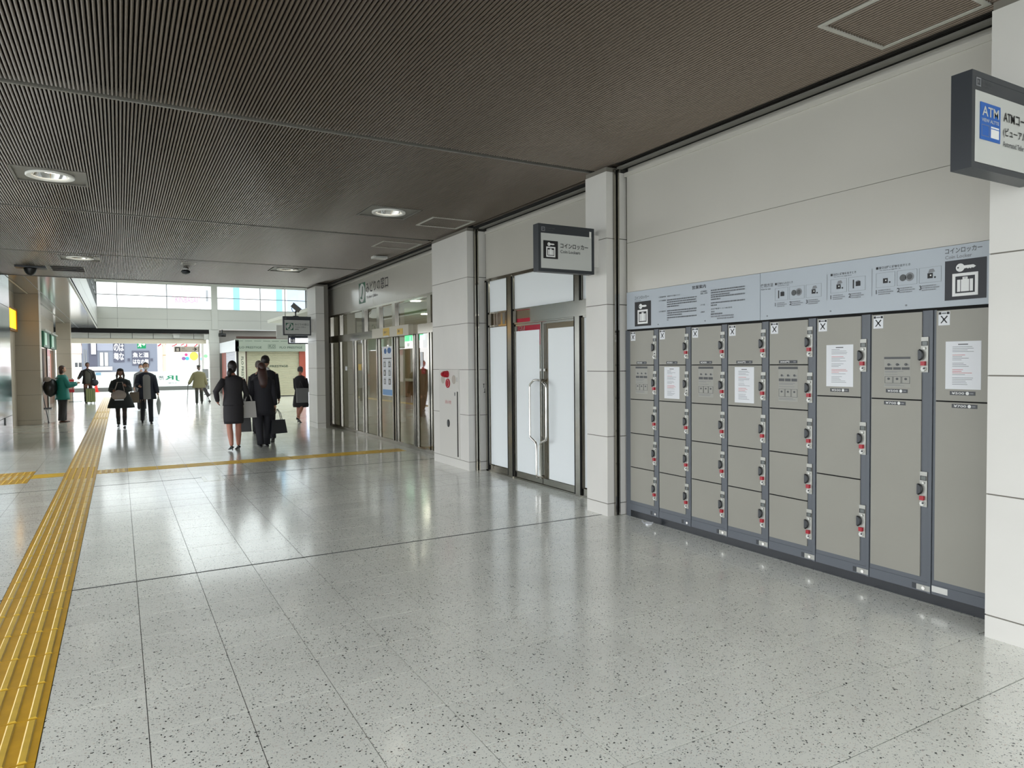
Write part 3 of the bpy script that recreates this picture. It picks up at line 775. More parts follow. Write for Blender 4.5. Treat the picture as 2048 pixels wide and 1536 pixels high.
T(FB, '始発から終電までです', -4.875, 2.142, .0135, M_GREYP, w=.17)
for zz, a1 in ((2.108, -4.5), (2.088, -4.5), (2.068, -4.5), (2.048, -4.72), (2.008, -4.5), (1.988, -4.5), (1.968, -4.68), (1.945, -4.5), (1.925, -4.86)): dashes(b, FB, -4.875, a1, zz, .011, M_GREYP)
for zz, t in ((2.145, '4.使用期間を'), (2.128, '経過した場合'), (2.03, '5.その他'), (1.968, '6.連絡先')): T(FB, t, -4.455, zz, .0135, M_GREYP)
for zz, a1 in ((2.145, -3.96), (2.125, -3.96), (2.105, -4.12), (2.088, -3.96), (2.068, -4.22), (2.038, -3.96), (2.018, -4.26)): dashes(b, FB, -4.33, a1, zz, .011, M_GREYP)
T(FB, 'JR水戸鉄道サービス株式会社', -4.33, 1.984, .0145, M_GREYP, w=.235); T(FB, '連絡先', -4.33, 1.962, .0135, M_GREYP)
dashes(b, FB, -4.33, -4.20, 1.942, .013, M_GREYP); dashes(b, FB, -4.33, -4.08, 1.922, .012, M_LGREYP); dashes(b, FB, -4.26, -4.08, 1.902, .012, M_LGREYP)
T(FB, '使用方法', -3.802, 2.120, .030, M_GREYP, w=.118); T(FB, 'How to use', -3.800, 2.100, .014, M_GREYP)
b.build('lettering', ib, kind='stuff')
b = MB(); T = b.text
def howto(a, z, title, en, cells):
    b.frect(FB, a, a + .016, z + .045, z + .061, .002, M_BLK)
    T(FB, title, a + .02, z + .045, .017, M_GREYP); T(FB, en, a + .024, z + .032, .008, M_GREYP)
    for k, (w, kind) in enumerate(cells):
        x = a + sum(c[0] + .014 for c in cells[:k]); zt = z + .02
        b.frame(FB, x, x + w, zt - .096, zt, .0012, .001, .0018, M_LGREYP)
        cx, cz = x + w / 2, zt - .048
        if kind == 'bag':
            b.frect(FB, cx - .03, cx - .021, cz - .03, cz + .03, .002, M_BLK); b.fbox(FB, cx - .008, cx + .026, cz - .016, cz + .016, .001, .002, M_BLK); b.frame(FB, cx, cx + .016, cz + .014, cz + .022, .002, .001, .002, M_BLK)
        elif kind == 'coin':
            b.disc(FB, cx - .026, cz, .022, .002, M_GREYP, 18); b.disc(FB, cx + .018, cz + .002, .028, .002, M_LGREYP, 20); b.disc(FB, cx + .018, cz + .002, .018, .0025, M_GREYP, 16)
        else:
            b.fbox(FB, cx - .016, cx + .016, cz - .022, cz + .010, .001, .002, M_BLK); b.disc(FB, cx + .004, cz - .004, .005, .003, M_WHITE, 10)
            if kind == 'key': b.poly(FB, [(cx - .012, cz + .012), (cx - .004, cz + .034), (cx + .02, cz + .036), (cx + .03, cz + .018), (cx + .012, cz + .012)], .0018, M_LGREYP)
            b.disc(FB, cx + .030, cz - .018, .006, .002, M_BLK, 10)
        T(FB, str(k + 1), x, zt - .138, .028, M_BLK)
        for q in range(3): dashes(b, FB, x + .018, x + w - (.01 if q % 2 else .03), zt - .118 - q * .013, .007, M_LGREYP)
howto(-3.665, 2.083, '荷物を入れるとき', 'When depositing your luggage', ((.118, 'bag'), (.13, 'coin'), (.13, 'key')))
howto(-3.185, 2.098, '当日に荷物を出すとき', 'When taking out your luggage same day', ((.125, 'key'), (.125, 'bag')))
howto(-2.845, 2.103, '翌日以降に荷物を出すとき', 'When taking out your luggage after 1 day', ((.13, 'lock'), (.13, 'coin'), (.135, 'key')))
for a in (-3.215, -2.875): b.frect(FB, a, a + .0025, 1.975, 2.16, .002, M_LGREYP)
b.build('instruction_prints', ib)
b = MB()
for a in (-3.74, -3.185, -2.64, -4.4, -5.0): b.disc(FB, a, 1.896, .006, .0, M_LGREYP, 10, th=.003)
b.build('screws', ib)

# ---------------------------------------------------------------- projecting signs
def proj_sign(y, xr, zt, kind, label, w=.655, h=.455, t=.095, bracket=True):
    x0, x1 = xr - w, xr - .0; z0, z1 = zt - h, zt
    e = empty('projecting_sign', (xr, y, zt), label=label, cat='signboard')
    b = MB().frame(FY(y), x0, x1, z0, z1, .028, -t, 0, M_SIGN).box(x0 + .02, x1 - .02, y + .01, y + t - .01, z0 + .02, z1 - .02, M_SIGN)
    b.fbox(FY(y), x0 + .028, x1 - .028, z1 - .088, z1 - .028, -.01, -.001, M_SIGN)
    b.build('housing', e)
    MB().fbox(FY(y), x0 + .030, x1 - .030, z0 + .032, z1 - .085, -.012, -.002, M_SFACE).build('face', e)
    F = FY(y)
    b = MB()
    b.frame(F, x0 + .035, x0 + .075, z1 - .070, z1 - .03, .006, -.001, .001, M_LGREYP); b.text(F, 'JR', x0 + .043, z1 - .060, .018, M_LGREYP, .001)
    b.text(F, '東日本旅客鉄道', x0 + .085, z1 - .047, .014, M_GREYP, .001); b.text(F, 'East Japan Railway', x0 + .085, z1 - .066, .011, M_GREYP, .001)
    b.build('maker_mark', e)
    b = MB()
    if kind == 'coin':
        picto(b, F, x0 + .055, x0 + .222, z1 - .330, z1 - .158, .003); b.build('pictogram', e)
        b = MB(); b.text(F, 'コインロッカー', x0 + .25, z1 - .222, .050, M_BLK, .0015, w=.33); b.text(F, 'Coin Lockers', x0 + .25, z1 - .268, .031, M_GREYP, .0015, w=.235)
        b.frect(F, x1 - .060, x1 - .035, z1 - .10, z1 - .035, .002, M_WHITEP)
    elif kind == 'atm':
        b.fbox(F, x0 + .072, x0 + .252, z1 - .312, z1 - .138, -.001, .002, M_BLUE)
        b.text(F, 'ATM', x0 + .086, z1 - .200, .046, M_SFACE, .003, w=.15); b.text(F, 'VIEW ALTTE', x0 + .082, z1 - .228, .016, M_SFACE, .003, w=.155)
        b.fbox(F, x0 + .165, x0 + .238, z1 - .296, z1 - .242, .002, .003, M_WHITE); b.frect(F, x0 + .165, x0 + .238, z1 - .254, z1 - .250, .0035, M_BLUE)
        b.frame(F, x0 + .082, x0 + .150, z1 - .296, z1 - .242, .002, .002, .003, M_LGREYP); b.build('pictogram', e)
        b = MB(); b.text(F, 'ATMコーナー', x0 + .285, z1 - .200, .052, M_BLK, .0015, w=.31); b.text(F, '(ビューアルッテ)', x0 + .282, z1 - .275, .050, M_BLK, .0015, w=.32)
        b.text(F, 'Automated Teller Machine', x0 + .282, z1 - .318, .026, M_GREYP, .0015, w=.30)
    elif kind == 'ticket':
        seat_emblem(b, F, x0 + .06, x0 + .235, z1 - .33, z1 - .16, .003, M_GREEN, M_SFACE); b.build('pictogram', e)
        b = MB(); b.text(F, 'みどりの窓口', x0 + .27, z1 - .215, .05, M_GREYP, .0015, w=.33); b.text(F, 'Ticket Office', x0 + .27, z1 - .27, .033, M_LGREYP, .0015, w=.26); b.text(F, '售票处', x0 + .27, z1 - .325, .03, M_GREYP, .0015)
    elif kind == 'wc':
        b.fbox(F, x0 + .05, x0 + .17, z1 - .20, z1 - .08, -.001, .002, mat('navy_print', (20, 30, 70), .5))
        b.disc(F, x0 + .085, z1 - .12, .014, .003, M_WHITE, 12); b.frect(F, x0 + .07, x0 + .10, z1 - .175, z1 - .137, .003, M_WHITE); b.disc(F, x0 + .135, z1 - .12, .014, .003, M_WHITE, 12); b.frect(F, x0 + .115, x0 + .155, z1 - .185, z1 - .137, .003, M_WHITE)
        b.build('pictogram', e)
        b = MB(); b.text(F, 'お手洗', x0 + .19, z1 - .12, .035, M_GREYP, .003); b.text(F, 'Toilets', x0 + .19, z1 - .165, .025, M_LGREYP, .003)
    b.build('lettering', e)
    if bracket: MB().box(x1, x1 + .07, y + .02, y + t - .015, z0 + .075, z1 - .06, M_STONE).build('bracket', e)
    return e
proj_sign(5.65, 4.158, 2.878, 'coin', 'dark framed coin lockers sign with a suitcase and key pictogram, on the white pillar')
proj_sign(1.79, 4.16, 2.905, 'atm', 'dark framed cash machine sign with a blue square, on the big near column', bracket=False)
proj_sign(17.05, 4.07, 2.705, 'ticket', 'dark framed ticket office sign under a security camera on the far pillar')
e = proj_sign(17.75, 4.33, 2.30, 'wc', 'small bright white toilet sign behind the far ticket office sign', w=.66, h=.235, t=.06)
for c in e.children:
    if c.name.startswith('face'): c.data.materials[0] = M_ILLUM
e = empty('hanging_board', (3.7, 19.5, 2.7), label='plain white board hanging behind the far ticket office sign', cat='board')
MB().box(3.72, 4.25, 19.45, 19.5, 2.26, 2.62, M_WHITEP).build('board', e); MB().box(3.95, 3.97, 19.47, 19.49, 2.62, 5.95, M_STEEL).build('rod', e)
e = empty('security_camera', (3.72, 17.1, 2.71), label='grey box security camera standing on top of the far ticket office sign', cat='camera')
MB().tube([(3.72, 17.1, 2.705), (3.72, 17.1, 2.80)], .016, M_BLKP, 8).tube([(3.72, 17.1, 2.80), (3.74, 17.1, 2.85)], .022, M_BLKP, 8).box(3.66, 3.78, 17.06, 17.14, 2.705, 2.72, M_SIGN).build('mount', e)
d = Vector((.62, -.35, -.62)).normalized(); c0 = Vector((3.655, 17.13, 2.985))
b = MB(); sdv = Vector((.45, .9, 0)).normalized(); upv = sdv.cross(d).normalized()
def obox(b, c, ax, ay, az, lx, ly, lz, m):
    vs = [c + ax * (lx * i) + ay * (ly * j) + az * (lz * k) for k in (-.5, .5) for j in (-.5, .5) for i in (0, 1)]
    b.add(vs, [(0, 2, 3, 1), (4, 5, 7, 6), (0, 1, 5, 4), (2, 6, 7, 3), (0, 4, 6, 2), (1, 3, 7, 5)], m)
obox(b, c0, d, sdv, upv, .22, .085, .10, mat('camera_grey', (96, 92, 86), .5)); b.build('housing', e)
b = MB(); obox(b, c0 - d * .01, d, sdv, upv, .25, .10, .012, M_SIGN); 
for v in range(len(b.v)): b.v[v] = tuple(Vector(b.v[v]) + (upv if upv.z > 0 else -upv) * .058)
b.build('sun_hood', e)
MB().tube([c0 + Vector((0, 0, -.02)), c0 + Vector((-.02, 0, -.10)), c0 + Vector((.01, 0, -.16)), (3.72, 17.1, 2.80)], .008, M_BLKP, 6).build('cable', e)

# ---------------------------------------------------------------- fire hydrant cabinet in the second pillar
XA = 4.34; FA = FX(XA)
hc = empty('fire_hydrant_cabinet', (XA, 9.6, 0), label='white fire hydrant cabinet with two red lamps set into the pillar', cat='cabinet')
MB().box(XA - .006, XA + .004, 9.225, 9.955, .135, 1.455, mat('cabinet_white', (206, 204, 198), .35)).build('cabinet_body', hc)
MB().box(XA - .009, XA - .006, 9.25, 9.945, 1.165, 1.445, MATS['cabinet_white']).build('alarm_panel', hc)
dd = MB().box(XA - .010, XA - .006, 9.305, 9.945, .16, 1.128, MATS['cabinet_white']).build('door', hc)
MB().box(XA - .0075, XA - .006, 9.272, 9.303, .16, 1.128, M_DARK).build('door_slit', hc)
b = MB(); b.text(FX(XA - .010), '消火栓', -9.73, .935, .055, mat('faded_red_print', (186, 120, 120), .5), .001, w=.23); b.frect(FX(XA - .01), -9.385, -9.355, 1.065, 1.115, .001, M_GREYP); b.build('lettering', dd)
MB().disc(FX(XA - .010), -9.61, .64, .045, 0, M_BLKP, 20, th=.006, ry=.058).disc(FX(XA - .010), -9.61, .64, .028, .006, M_GREYP, 16, th=.004, ry=.042).build('door_knob', dd)
FA2 = FX(XA - .009)
b = MB().disc(FA2, -9.625, 1.385, .052, 0, M_RED, 20, th=.02)
for q in range(5): b.disc(FA2, -9.625, 1.385, .05 * math.cos(q * .28), .02 + .075 * math.sin(q * .28) - .0, M_RED, 18, th=.02)
b.build('alarm_lamp', hc, smooth=False)
b = MB().disc(FA2, -9.61, 1.247, .07, 0, M_RED, 22, th=.014).disc(FA2, -9.61, 1.247, .052, .014, M_WHITE, 20, th=.002).disc(FA2, -9.61, 1.247, .048, .016, M_RED, 20, th=.008); b.build('call_button', hc)
for a in (-9.80, -9.405):
    MB().disc(FA2, a, 1.305, .066, 0, mat('speaker_grille', (176, 168, 158), .6), 20, th=.003).build('speaker_grille', hc)
MB().frect(FA2, -9.30, -9.287, 1.27, 1.34, .001, M_LGREYP).build('label_strip', hc)

# litter scrap near the lockers
e = empty('paper_scrap', (4.33, 5.06, 0), label='crumpled white paper scrap on the floor by the first lockers', cat='litter')
b = MB(); pts = [(4.285, 5.09, .028), (4.30, 5.075, .006), (4.325, 5.055, .014), (4.335, 5.03, .012), (4.365, 5.02, .012)]
vs = []
for p in pts: vs += [(p[0], p[1], p[2]), (p[0] + .03, p[1] + .03, p[2] + .008)]
b.add(vs, [(2 * i, 2 * i + 2, 2 * i + 3, 2 * i + 1) for i in range(4)], M_PAPER); b.box(4.31, 4.36, 5.03, 5.06, .001, .012, M_PAPER); b.build('crumpled_sheet', e)

# ---------------------------------------------------------------- high hall beyond the slatted ceiling
M_GSOF = mat('polished_soffit_panel', (186, 190, 194), .11, metal=.55, noise=.03, nscale=.5)
M_HALL = mat('hall_white_panel', (188, 189, 183), .4)
M_ALU = mat('window_aluminium', (120, 122, 122), .35, metal=.5)
hw = MB().box(-.93, 9.5, 18.0, 18.1, 3.5, 5.95, M_HALL).build('wall_hall_near', kind='structure')
hr = mat('hall_roof_white', (214, 216, 214), .4)
roof = MB().box(-1.1, 9.7, 18.0, 20.0, 5.95, 6.1, hr).box(-1.1, 9.7, 38.6, 41.3, 5.95, 6.1, hr).box(-1.1, 1.8, 20.0, 38.6, 5.95, 6.1, hr).box(6.8, 9.7, 20.0, 38.6, 5.95, 6.1, hr).build('ceiling_hall', kind='structure')
for k in range(8):  # glazed roof opening added to let more light into the hall
    MB().box(1.8, 6.8, 20.0 + k * 2.325 + .04, 20.0 + (k + 1) * 2.325 - .04, 6.04, 6.045, M_GLASS).build('added_skylight_pane', roof)
    MB().box(1.8, 6.8, 20.0 + k * 2.325 - .04, 20.0 + k * 2.325 + .04, 5.97, 6.06, hr).build('added_skylight_bar', roof)
sof = MB().box(-9, -.93, 18.0, 41.2, 3.515, 3.62, M_GROUT).build('ceiling_left_soffit', kind='structure')
y = 18.02
while y < 41:
    for xa, xb in ((-2.05, -.94), (-3.4, -2.06), (-6, -3.41)): MB().box(xa, xb, y, y + 1.195, 3.5, 3.515, M_GSOF).build('panel', sof)
    y += 1.2
MB().box(-.96, -.915, 18.0, 41.2, 3.485, 3.53, M_HALL).box(-2.10, -2.06, 18.0, 41.2, 3.494, 3.5, M_HALL).box(-1.75, -1.735, 18, 41.2, 3.496, 3.5, M_ALU).build('edge_trim', sof)
def clerestory(name, F, a0, a1, mull, big=()):
    r = MB().fbox(F, a0, a1, 3.54, 4.56, -.25, -.02, M_GROUT).build(name, kind='structure')
    ms = [a0] + list(mull) + [a1]
    for p, q in zip(ms[:-1], ms[1:]):
        MB().fbox(F, p + .004, q - .004, 3.49, 3.998, -.02, 0, M_HALL).build('panel', r)
        MB().fbox(F, p + .004, q - .004, 4.006, 4.57, -.02, 0, M_HALL).build('panel', r)
        MB().fbox(F, p, q, 4.60, 5.85, -.06, -.055, M_GLASS).build('glass_pane', r)
        MB().fbox(F, p, q, 5.205, 5.245, -.08, -.03, M_ALU).build('glazing_bar', r)
    for q in ms: MB().fbox(F, q - .02, q + .02, 4.57, 5.85, -.09, -.02, M_ALU).build('mullion', r)
    MB().fbox(F, a0, a1, 4.56, 4.60, -.2, 0, M_HALL).build('sill', r)
    MB().fbox(F, a0, a1, 5.85, 5.95, -.2, 0, M_HALL).build('head_rail', r)
    for p, q in big: MB().fbox(F, p, q, 3.5, 5.95, -.2, .06, M_HALL).build('pier', r)
    return r
clerestory('window_2', FY(41.0), -.93, 9.5, (-.02, 2.27, 4.6, 6.99), ((4.44, 4.75),))
clerestory('window_3', FL(-.93), 18.1, 41.0, [18.1 + 2.29 * k for k in range(1, 10)])
clerestory('window_4', FX(9.5), -41.0, -18.1, [-41 + 2.29 * k for k in range(1, 10)])
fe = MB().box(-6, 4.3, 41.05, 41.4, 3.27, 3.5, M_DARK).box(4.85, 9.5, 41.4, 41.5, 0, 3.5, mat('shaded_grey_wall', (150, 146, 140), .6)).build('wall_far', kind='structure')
x = -5.25
while x < 4.0:
    MB().box(x + .008, min(x + .965, 4.05), 41.36, 41.42, 3.0, 3.265, M_HALL).build('panel', fe); x += .98
MB().box(-6, 4.05, 41.42, 41.5, 2.99, 3.27, M_DARK).box(4.05, 4.3, 41.1, 41.5, 2.95, 3.48, M_HALL).build('beam_end', fe)
MB().box(-6, 4.2, 41.5, 41.9, 2.74, 2.99, mat('track_cream', (222, 214, 196), .45)).build('shutter_track', fe)
MB().box(3.93, 4.0, 43.0, 43.07, 0, 2.9, M_STEEL).box(4.08, 4.2, 42.9, 43.0, 0, 2.9, M_WHITEP).build('end_post', fe)
def column_left(x0, x1, y0, y1, m, top=3.5):
    r = MB().box(x0 + .005, x1 - .005, y0 + .005, y1 - .005, 0, top, M_CGAP).build('column', kind='structure')
    for a, c in zip(JZ[:-1], JZ[1:]): MB().box(x0, x1, y0, y1, a + .004, (c if c < 3.4 else top) - .004, m).build('panel', r)
    return r
column_left(4.3, 4.80, 41.0, 41.5, M_HALL)
column_left(-2.40, -1.84, 22.4, 22.95, M_STONE2)
column_left(-2.42, -1.87, 36.8, 37.35, M_STONE2)
# left wall pieces
M_GLS = mat('glossy_partition', (150, 162, 168), .12, metal=.5)
wl = MB().box(-2.2, -2.075, 15.6, 18.6, 0, 3.5, M_GROUT).build('wall_left', kind='structure')
for z0, z1 in ((0, .50), (.51, 2.835), (2.845, 3.49)):
    MB().box(-2.075, -2.06, 15.6, 17.1, z0, z1, M_GLS).build('panel', wl); MB().box(-2.075, -2.06, 17.11, 18.6, z0, z1, M_GLS).build('panel', wl)
MB().box(-2.06, -2.045, 17.40, 17.47, .36, .52, M_BLKP).build('pull_slot', wl)
wl2 = MB().box(-2.5, -2.38, 18.6, 22.9, 0, 3.5, M_STONE2).build('wall_left_recess', kind='structure')
e = empty('yellow_light_box', (-2.38, 21, 2.5), label='glowing amber yellow shop light box high on the left wall by the beige pillar', cat='light box')
MB().box(-2.38, -2.30, 20.9, 22.0, 2.52, 3.0, mat('amber_glow', (240, 176, 20), .5, emit=.6)).build('glowing_face', e)
MB().box(-2.39, -2.29, 20.8, 22.1, 2.47, 2.52, mat('amber_frame', (150, 100, 20), .4)).box(-2.39, -2.29, 20.8, 22.1, 3.0, 3.05, MATS['amber_frame']).box(-2.39, -2.28, 22.0, 22.1, 2.47, 3.05, MATS['amber_frame']).build('frame', e)
wl3 = MB().box(-2.6, -2.5, 22.95, 36.8, 2.9, 3.5, M_STONE2).build('wall_left_shopfront', kind='structure')
for y in (23.0, 26.4, 29.9, 32.9, 36.3): MB().box(-2.56, -2.44, y, y + .18, 0, 2.95, M_HALL).build('post', wl3)
for (y0, y1, m_) in ((30.1, 32.9, 'a'), (33.1, 36.3, 'b')):
    MB().box(-2.56, -2.50, y0, y1, 0, 2.25, mat('shop_interior_brown', (110, 78, 52), .6)).build('shop_window', wl3)
for (y0, y1, n_) in ((30.3, 32.7, 'nearer'), (33.4, 36.1, 'farther')):
    e = empty('green_awning_sign', (-2.5, (y0 + y1) / 2, 2.3), label='green and white shop sign over the left shopfront, ' + n_ + ' of the two', cat='signboard')
    MB().box(-2.5, -2.36, y0, y1, 2.28, 2.86, mat('dark_green', (16, 84, 58), .4)).build('box', e)
    MB().box(-2.36, -2.33, y0 + .1, y0 + .9, 2.35, 2.8, mat('mint_white', (190, 226, 206), .5)).build('emblem_patch', e)
    MB().box(-2.52, -2.3, y0, y1, 2.86, 2.92, M_HALL).build('top_rail', e)
e = empty('banner', (-2.3, 31.2, 0), label='tall white banner with a red top hanging at the left shopfront', cat='banner')
MB().box(-2.33, -2.30, 30.7, 31.9, 1.95, 2.2, M_RED).build('red_top', e); MB().box(-2.33, -2.30, 30.7, 31.9, .7, 1.95, mat('banner_white', (214, 196, 196), .6)).build('cloth', e)
MB().tube([(-2.315, 30.66, 0), (-2.315, 30.66, 2.25)], .02, M_BLKP, 8).box(-2.45, -2.2, 30.5, 30.85, 0, .04, M_BLKP).build('pole', e)
b = MB(); [b.text(FL(-2.30), c, 31.15, 1.65 - k * .27, .22, M_RED, .003, w=.4) for k, c in enumerate('お買得品')]; b.build('lettering', e)
e = empty('orange_poster', (-2.49, 35, 1), label='orange poster pasted on the far left shop window', cat='poster')
MB().box(-2.498, -2.488, 33.8, 34.9, .9, 2.1, mat('orange_print', (196, 92, 48), .6)).build('sheet', e)
e = empty('easel_sign', (-1.85, 35.9, 0), label='pink and red signboard on an easel in front of the far left pillar', cat='signboard')
pk = mat('pink_board', (206, 150, 146), .6)
MB().box(-2.35, -1.74, 35.9, 35.94, .42, 1.0, pk).box(-2.35, -1.74, 35.893, 35.9, .42, .56, M_RED).box(-2.35, -1.74, 35.893, 35.9, .9, .98, M_REDP).build('board', e)
b = MB(); 
for (xx, yy) in ((-2.3, 35.9), (-1.8, 35.9), (-2.05, 36.25)): b.tube([(xx if xx != -2.05 else -2.05, 35.92, 1.05), (xx, yy, 0)], .015, M_BLKP, 6)
b.tube([(-1.95, 35.8, .02), (-1.45, 35.75, .02)], .012, M_BLKP, 6); b.build('legs', e)
e = empty('leaning_pole', (-1.83, 23.1, 0), label='thin black pole leaning beside the beige left pillar near the person in teal', cat='pole')
MB().tube([(-1.95, 23.3, 1.25), (-1.74, 23.05, .012)], .012, M_BLKP, 8).build('shaft', e); MB().tube([(-1.75, 23.06, .03), (-1.735, 23.045, .0)], .018, M_BLKP, 8).build('rubber_foot', e)

# kiosk with closed shutters
M_CAN = mat('kiosk_sage', (128, 137, 125), .5); M_SHUT = mat('shutter_cream', (166, 164, 140), .5); M_BRICK = mat('kiosk_brick_red', (140, 62, 44), .6)
kc = mat('kiosk_side_white', (224, 228, 232), .5); GT = mat('dark_green_print', (40, 60, 48), .5)
k_ = empty('kiosk', (6.4, 35, 0), label='closed delicatessen kiosk with sage canopy, cream roller shutter and brick red corners', cat='kiosk')
MB().box(4.95, 8.05, 35.25, 40.6, 2.2, 2.6, M_GROUT).box(4.9, 8.0, 35.6, 40.6, 0, 2.2, M_GROUT).box(4.88, 8.1, 35.2, 35.3, 2.82, 2.92, mat('dark_brown', (60, 34, 26), .6)).build('core', k_)
MB().box(4.79, 8.06, 34.95, 35.15, 2.20, 2.78, M_CAN).build('front_canopy', k_)
MB().box(4.77, 4.95, 34.95, 40.6, 2.20, 2.74, kc).build('side_canopy', k_)
MB().box(4.87, 4.95, 35.2, 35.26, 0, 2.2, M_BLKP).build('corner_post', k_)
MB().box(4.96, 5.27, 35.17, 35.25, 0, 2.2, mat('kiosk_pillar', (184, 182, 166), .5)).build('name_pillar', k_)
MB().box(5.27, 5.33, 35.2, 35.27, 0, 2.2, mat('dark_brown', (60, 34, 26), .6)).box(7.79, 8.1, 35.17, 35.4, 0, 2.2, M_BRICK).build('brick_corner', k_)
b = MB(); z = .12
while z < 2.19:
    b.add([(5.33, 35.25, z), (7.79, 35.25, z), (7.79, 35.235, z + .025), (5.33, 35.235, z + .025), (7.79, 35.25, z + .052), (5.33, 35.25, z + .052)], [(0, 1, 2, 3), (3, 2, 4, 5)], M_SHUT); z += .055
b.box(5.33, 7.79, 35.22, 35.26, .04, .12, M_SHUT).build('shutter_slats', k_, kind='stuff')
MB().box(4.86, 4.89, 38.8, 40.5, 0, 2.2, M_BRICK).box(4.86, 4.89, 35.26, 35.6, 0, 2.2, M_WHITEP).build('brick_corner', k_)
b = MB(); z = .1
while z < 2.19: b.box(4.862, 4.88, 35.6, 38.8, z, z + .05, mat('shutter_pale', (206, 208, 220), .5)); z += .06
b.build('side_shutter_slats', k_, kind='stuff')
F = FY(34.95); b = MB()
b.text(F, 'FLO PRESTIGE', 4.9, 2.34, .10, GT, .004, w=1.08); b.text(F, 'FLO PRESTIGE', 6.82, 2.34, .10, GT, .004, w=1.08); b.text(F, 'FLO', 6.32, 2.37, .13, GT, .004, w=.26); b.frame(F, 6.28, 6.62, 2.34, 2.53, .012, 0, .003, GT)
b.text(F, 'Paris', 5.3, 2.47, .05, M_LGREYP, .004); b.text(F, 'Paris', 7.25, 2.47, .05, M_LGREYP, .004)
for q in range(8): b.text(F, '~~~~~', 4.82 + q * .41, 2.68, .03, GT, .004, w=.32)
F2 = FY(35.17); Ft = lambda a, c, n: F2(5.06 + (1.95 - c) * 0 + c, a, n)
Fv = lambda a, c, n: (5.07 + c, 35.17 - n, 1.95 - a)
b.text(Fv, 'FLO PRESTIGE', 0, 0, .11, GT, .004, w=1.4)
b.text(FY(35.23), 'FLO PRESTIGE', 5.95, 1.43, .10, GT, .004, w=1.3)
b.build('lettering', k_)
e = empty('bullet_camera', (4.75, 40.9, 3.1), label='small black camera under the far fascia beside the kiosk', cat='camera')
MB().tube([(4.75, 40.7, 3.2), (5.1, 40.75, 3.2)], .1, M_BLKP, 10).build('body', e, smooth=True); MB().box(4.9, 4.96, 40.72, 41.0, 3.28, 3.48, M_BLKP).build('mount', e)
e = empty('house_shaped_lantern', (2.72, 41.0, 3.0), label='small white gabled lantern box on the far beam', cat='lantern')
MB().poly(FY(41.3), [(2.55, 3.02), (2.85, 3.02), (2.85, 3.26), (2.92, 3.27), (2.76, 3.42), (2.48, 3.24), (2.55, 3.2)], .0, M_HALL, .12).build('body', e)

# hanging signs beyond the hall
e = empty('exit_sign', (1.16, 46, 2.6), label='green emergency exit sign with a running figure and arrow', cat='exit sign')
MB().box(.94, 1.39, 46, 46.08, 2.575, 3.03, mat('exit_green', (10, 118, 74), .4, emit=.25)).build('box', e)
b = MB(); F = FY(46); w_ = mat('exit_white', (214, 250, 214), .5, emit=.4)
b.disc(F, 1.09, 2.93, .03, .004, w_, 10); b.poly(F, [(1.0, 2.86), (1.06, 2.9), (1.15, 2.86), (1.18, 2.8), (1.12, 2.8), (1.16, 2.66), (1.1, 2.66), (1.07, 2.76), (1.0, 2.66), (.98, 2.7), (1.04, 2.8)], .004, w_)
b.poly(F, [(1.2, 2.78), (1.27, 2.78), (1.27, 2.72), (1.36, 2.81), (1.27, 2.9), (1.27, 2.84), (1.2, 2.84)], .004, w_); b.build('pictogram', e)
MB().box(1.0, 1.02, 46.03, 46.05, 3.03, 3.6, M_STEEL).box(1.3, 1.32, 46.03, 46.05, 3.03, 3.6, M_STEEL).build('hanger', e)
e = empty('direction_sign', (3.54, 46, 2.4), label='brown-grey hanging direction sign with a black arrow pointing right', cat='signboard')
MB().box(2.87, 4.21, 46, 46.08, 2.36, 2.70, mat('taupe_sign', (150, 142, 128), .5)).build('board', e)
b = MB(); b.fbox(F, 2.93, 3.2, 2.40, 2.66, 0, .003, M_BLK); b.fbox(F, 2.99, 3.14, 2.42, 2.6, .003, .005, mat('taupe_sign', (150, 142, 128))); b.poly(F, [(3.88, 2.52), (4.02, 2.52), (3.96, 2.45), (4.01, 2.43), (4.13, 2.535), (4.01, 2.64), (3.96, 2.62), (4.02, 2.55), (3.88, 2.55)], .004, M_BLK)
b.text(F, '北口', 3.28, 2.55, .09, M_GREYP, .004); b.text(F, 'North Exit', 3.28, 2.45, .05, M_GREYP, .004); b.build('pictogram', e)
MB().box(2.9, 2.92, 46.03, 46.05, 2.7, 3.6, M_STEEL).box(4.16, 4.18, 46.03, 46.05, 2.7, 3.6, M_STEEL).build('hanger', e)
can = MB().box(-6, 9, 45.6, 46.6, 3.6, 3.7, M_HALL).build('ceiling_far_canopy', kind='structure')

# barrier wall outside
br = MB().box(-7, 7, 49.0, 49.4, 0, .24, mat('kerb_grey', (92, 94, 90), .7)).build('wall_barrier', kind='structure')
pg_ = mat('barrier_mint_panel', (232, 246, 241), .4)
x = -6.9
while x < 6.5: MB().box(x, x + 1.52, 49.02, 49.08, .25, .99, pg_).build('panel', br); x += 1.53
MB().box(-7, 7, 49.0, 49.12, 1.0, 1.19, M_WHITEP).build('top_rail', br)
b = MB(); b.text(FY(49.02), 'JR', 2.5, .57, .36, mat('rail_green', (20, 122, 84), .4), .004, w=.85, mirror=True); b.text(FY(49.02), '勝', 2.13, .64, .28, M_GREYP, .004, w=.3, mirror=True); b.text(FY(49.02), '水戸駅', 2.66, .40, .09, M_LGREYP, .004, w=.55, mirror=True); b.build('lettering', br)
e = empty('blue_plaque', (-1.0, 49, 1.02), label='small blue square plaque on the outdoor barrier rail', cat='plaque')
MB().box(-1.25, -.98, 48.97, 49.0, 1.02, 1.17, mat('plaque_blue', (110, 150, 172), .5)).build('plate', e)
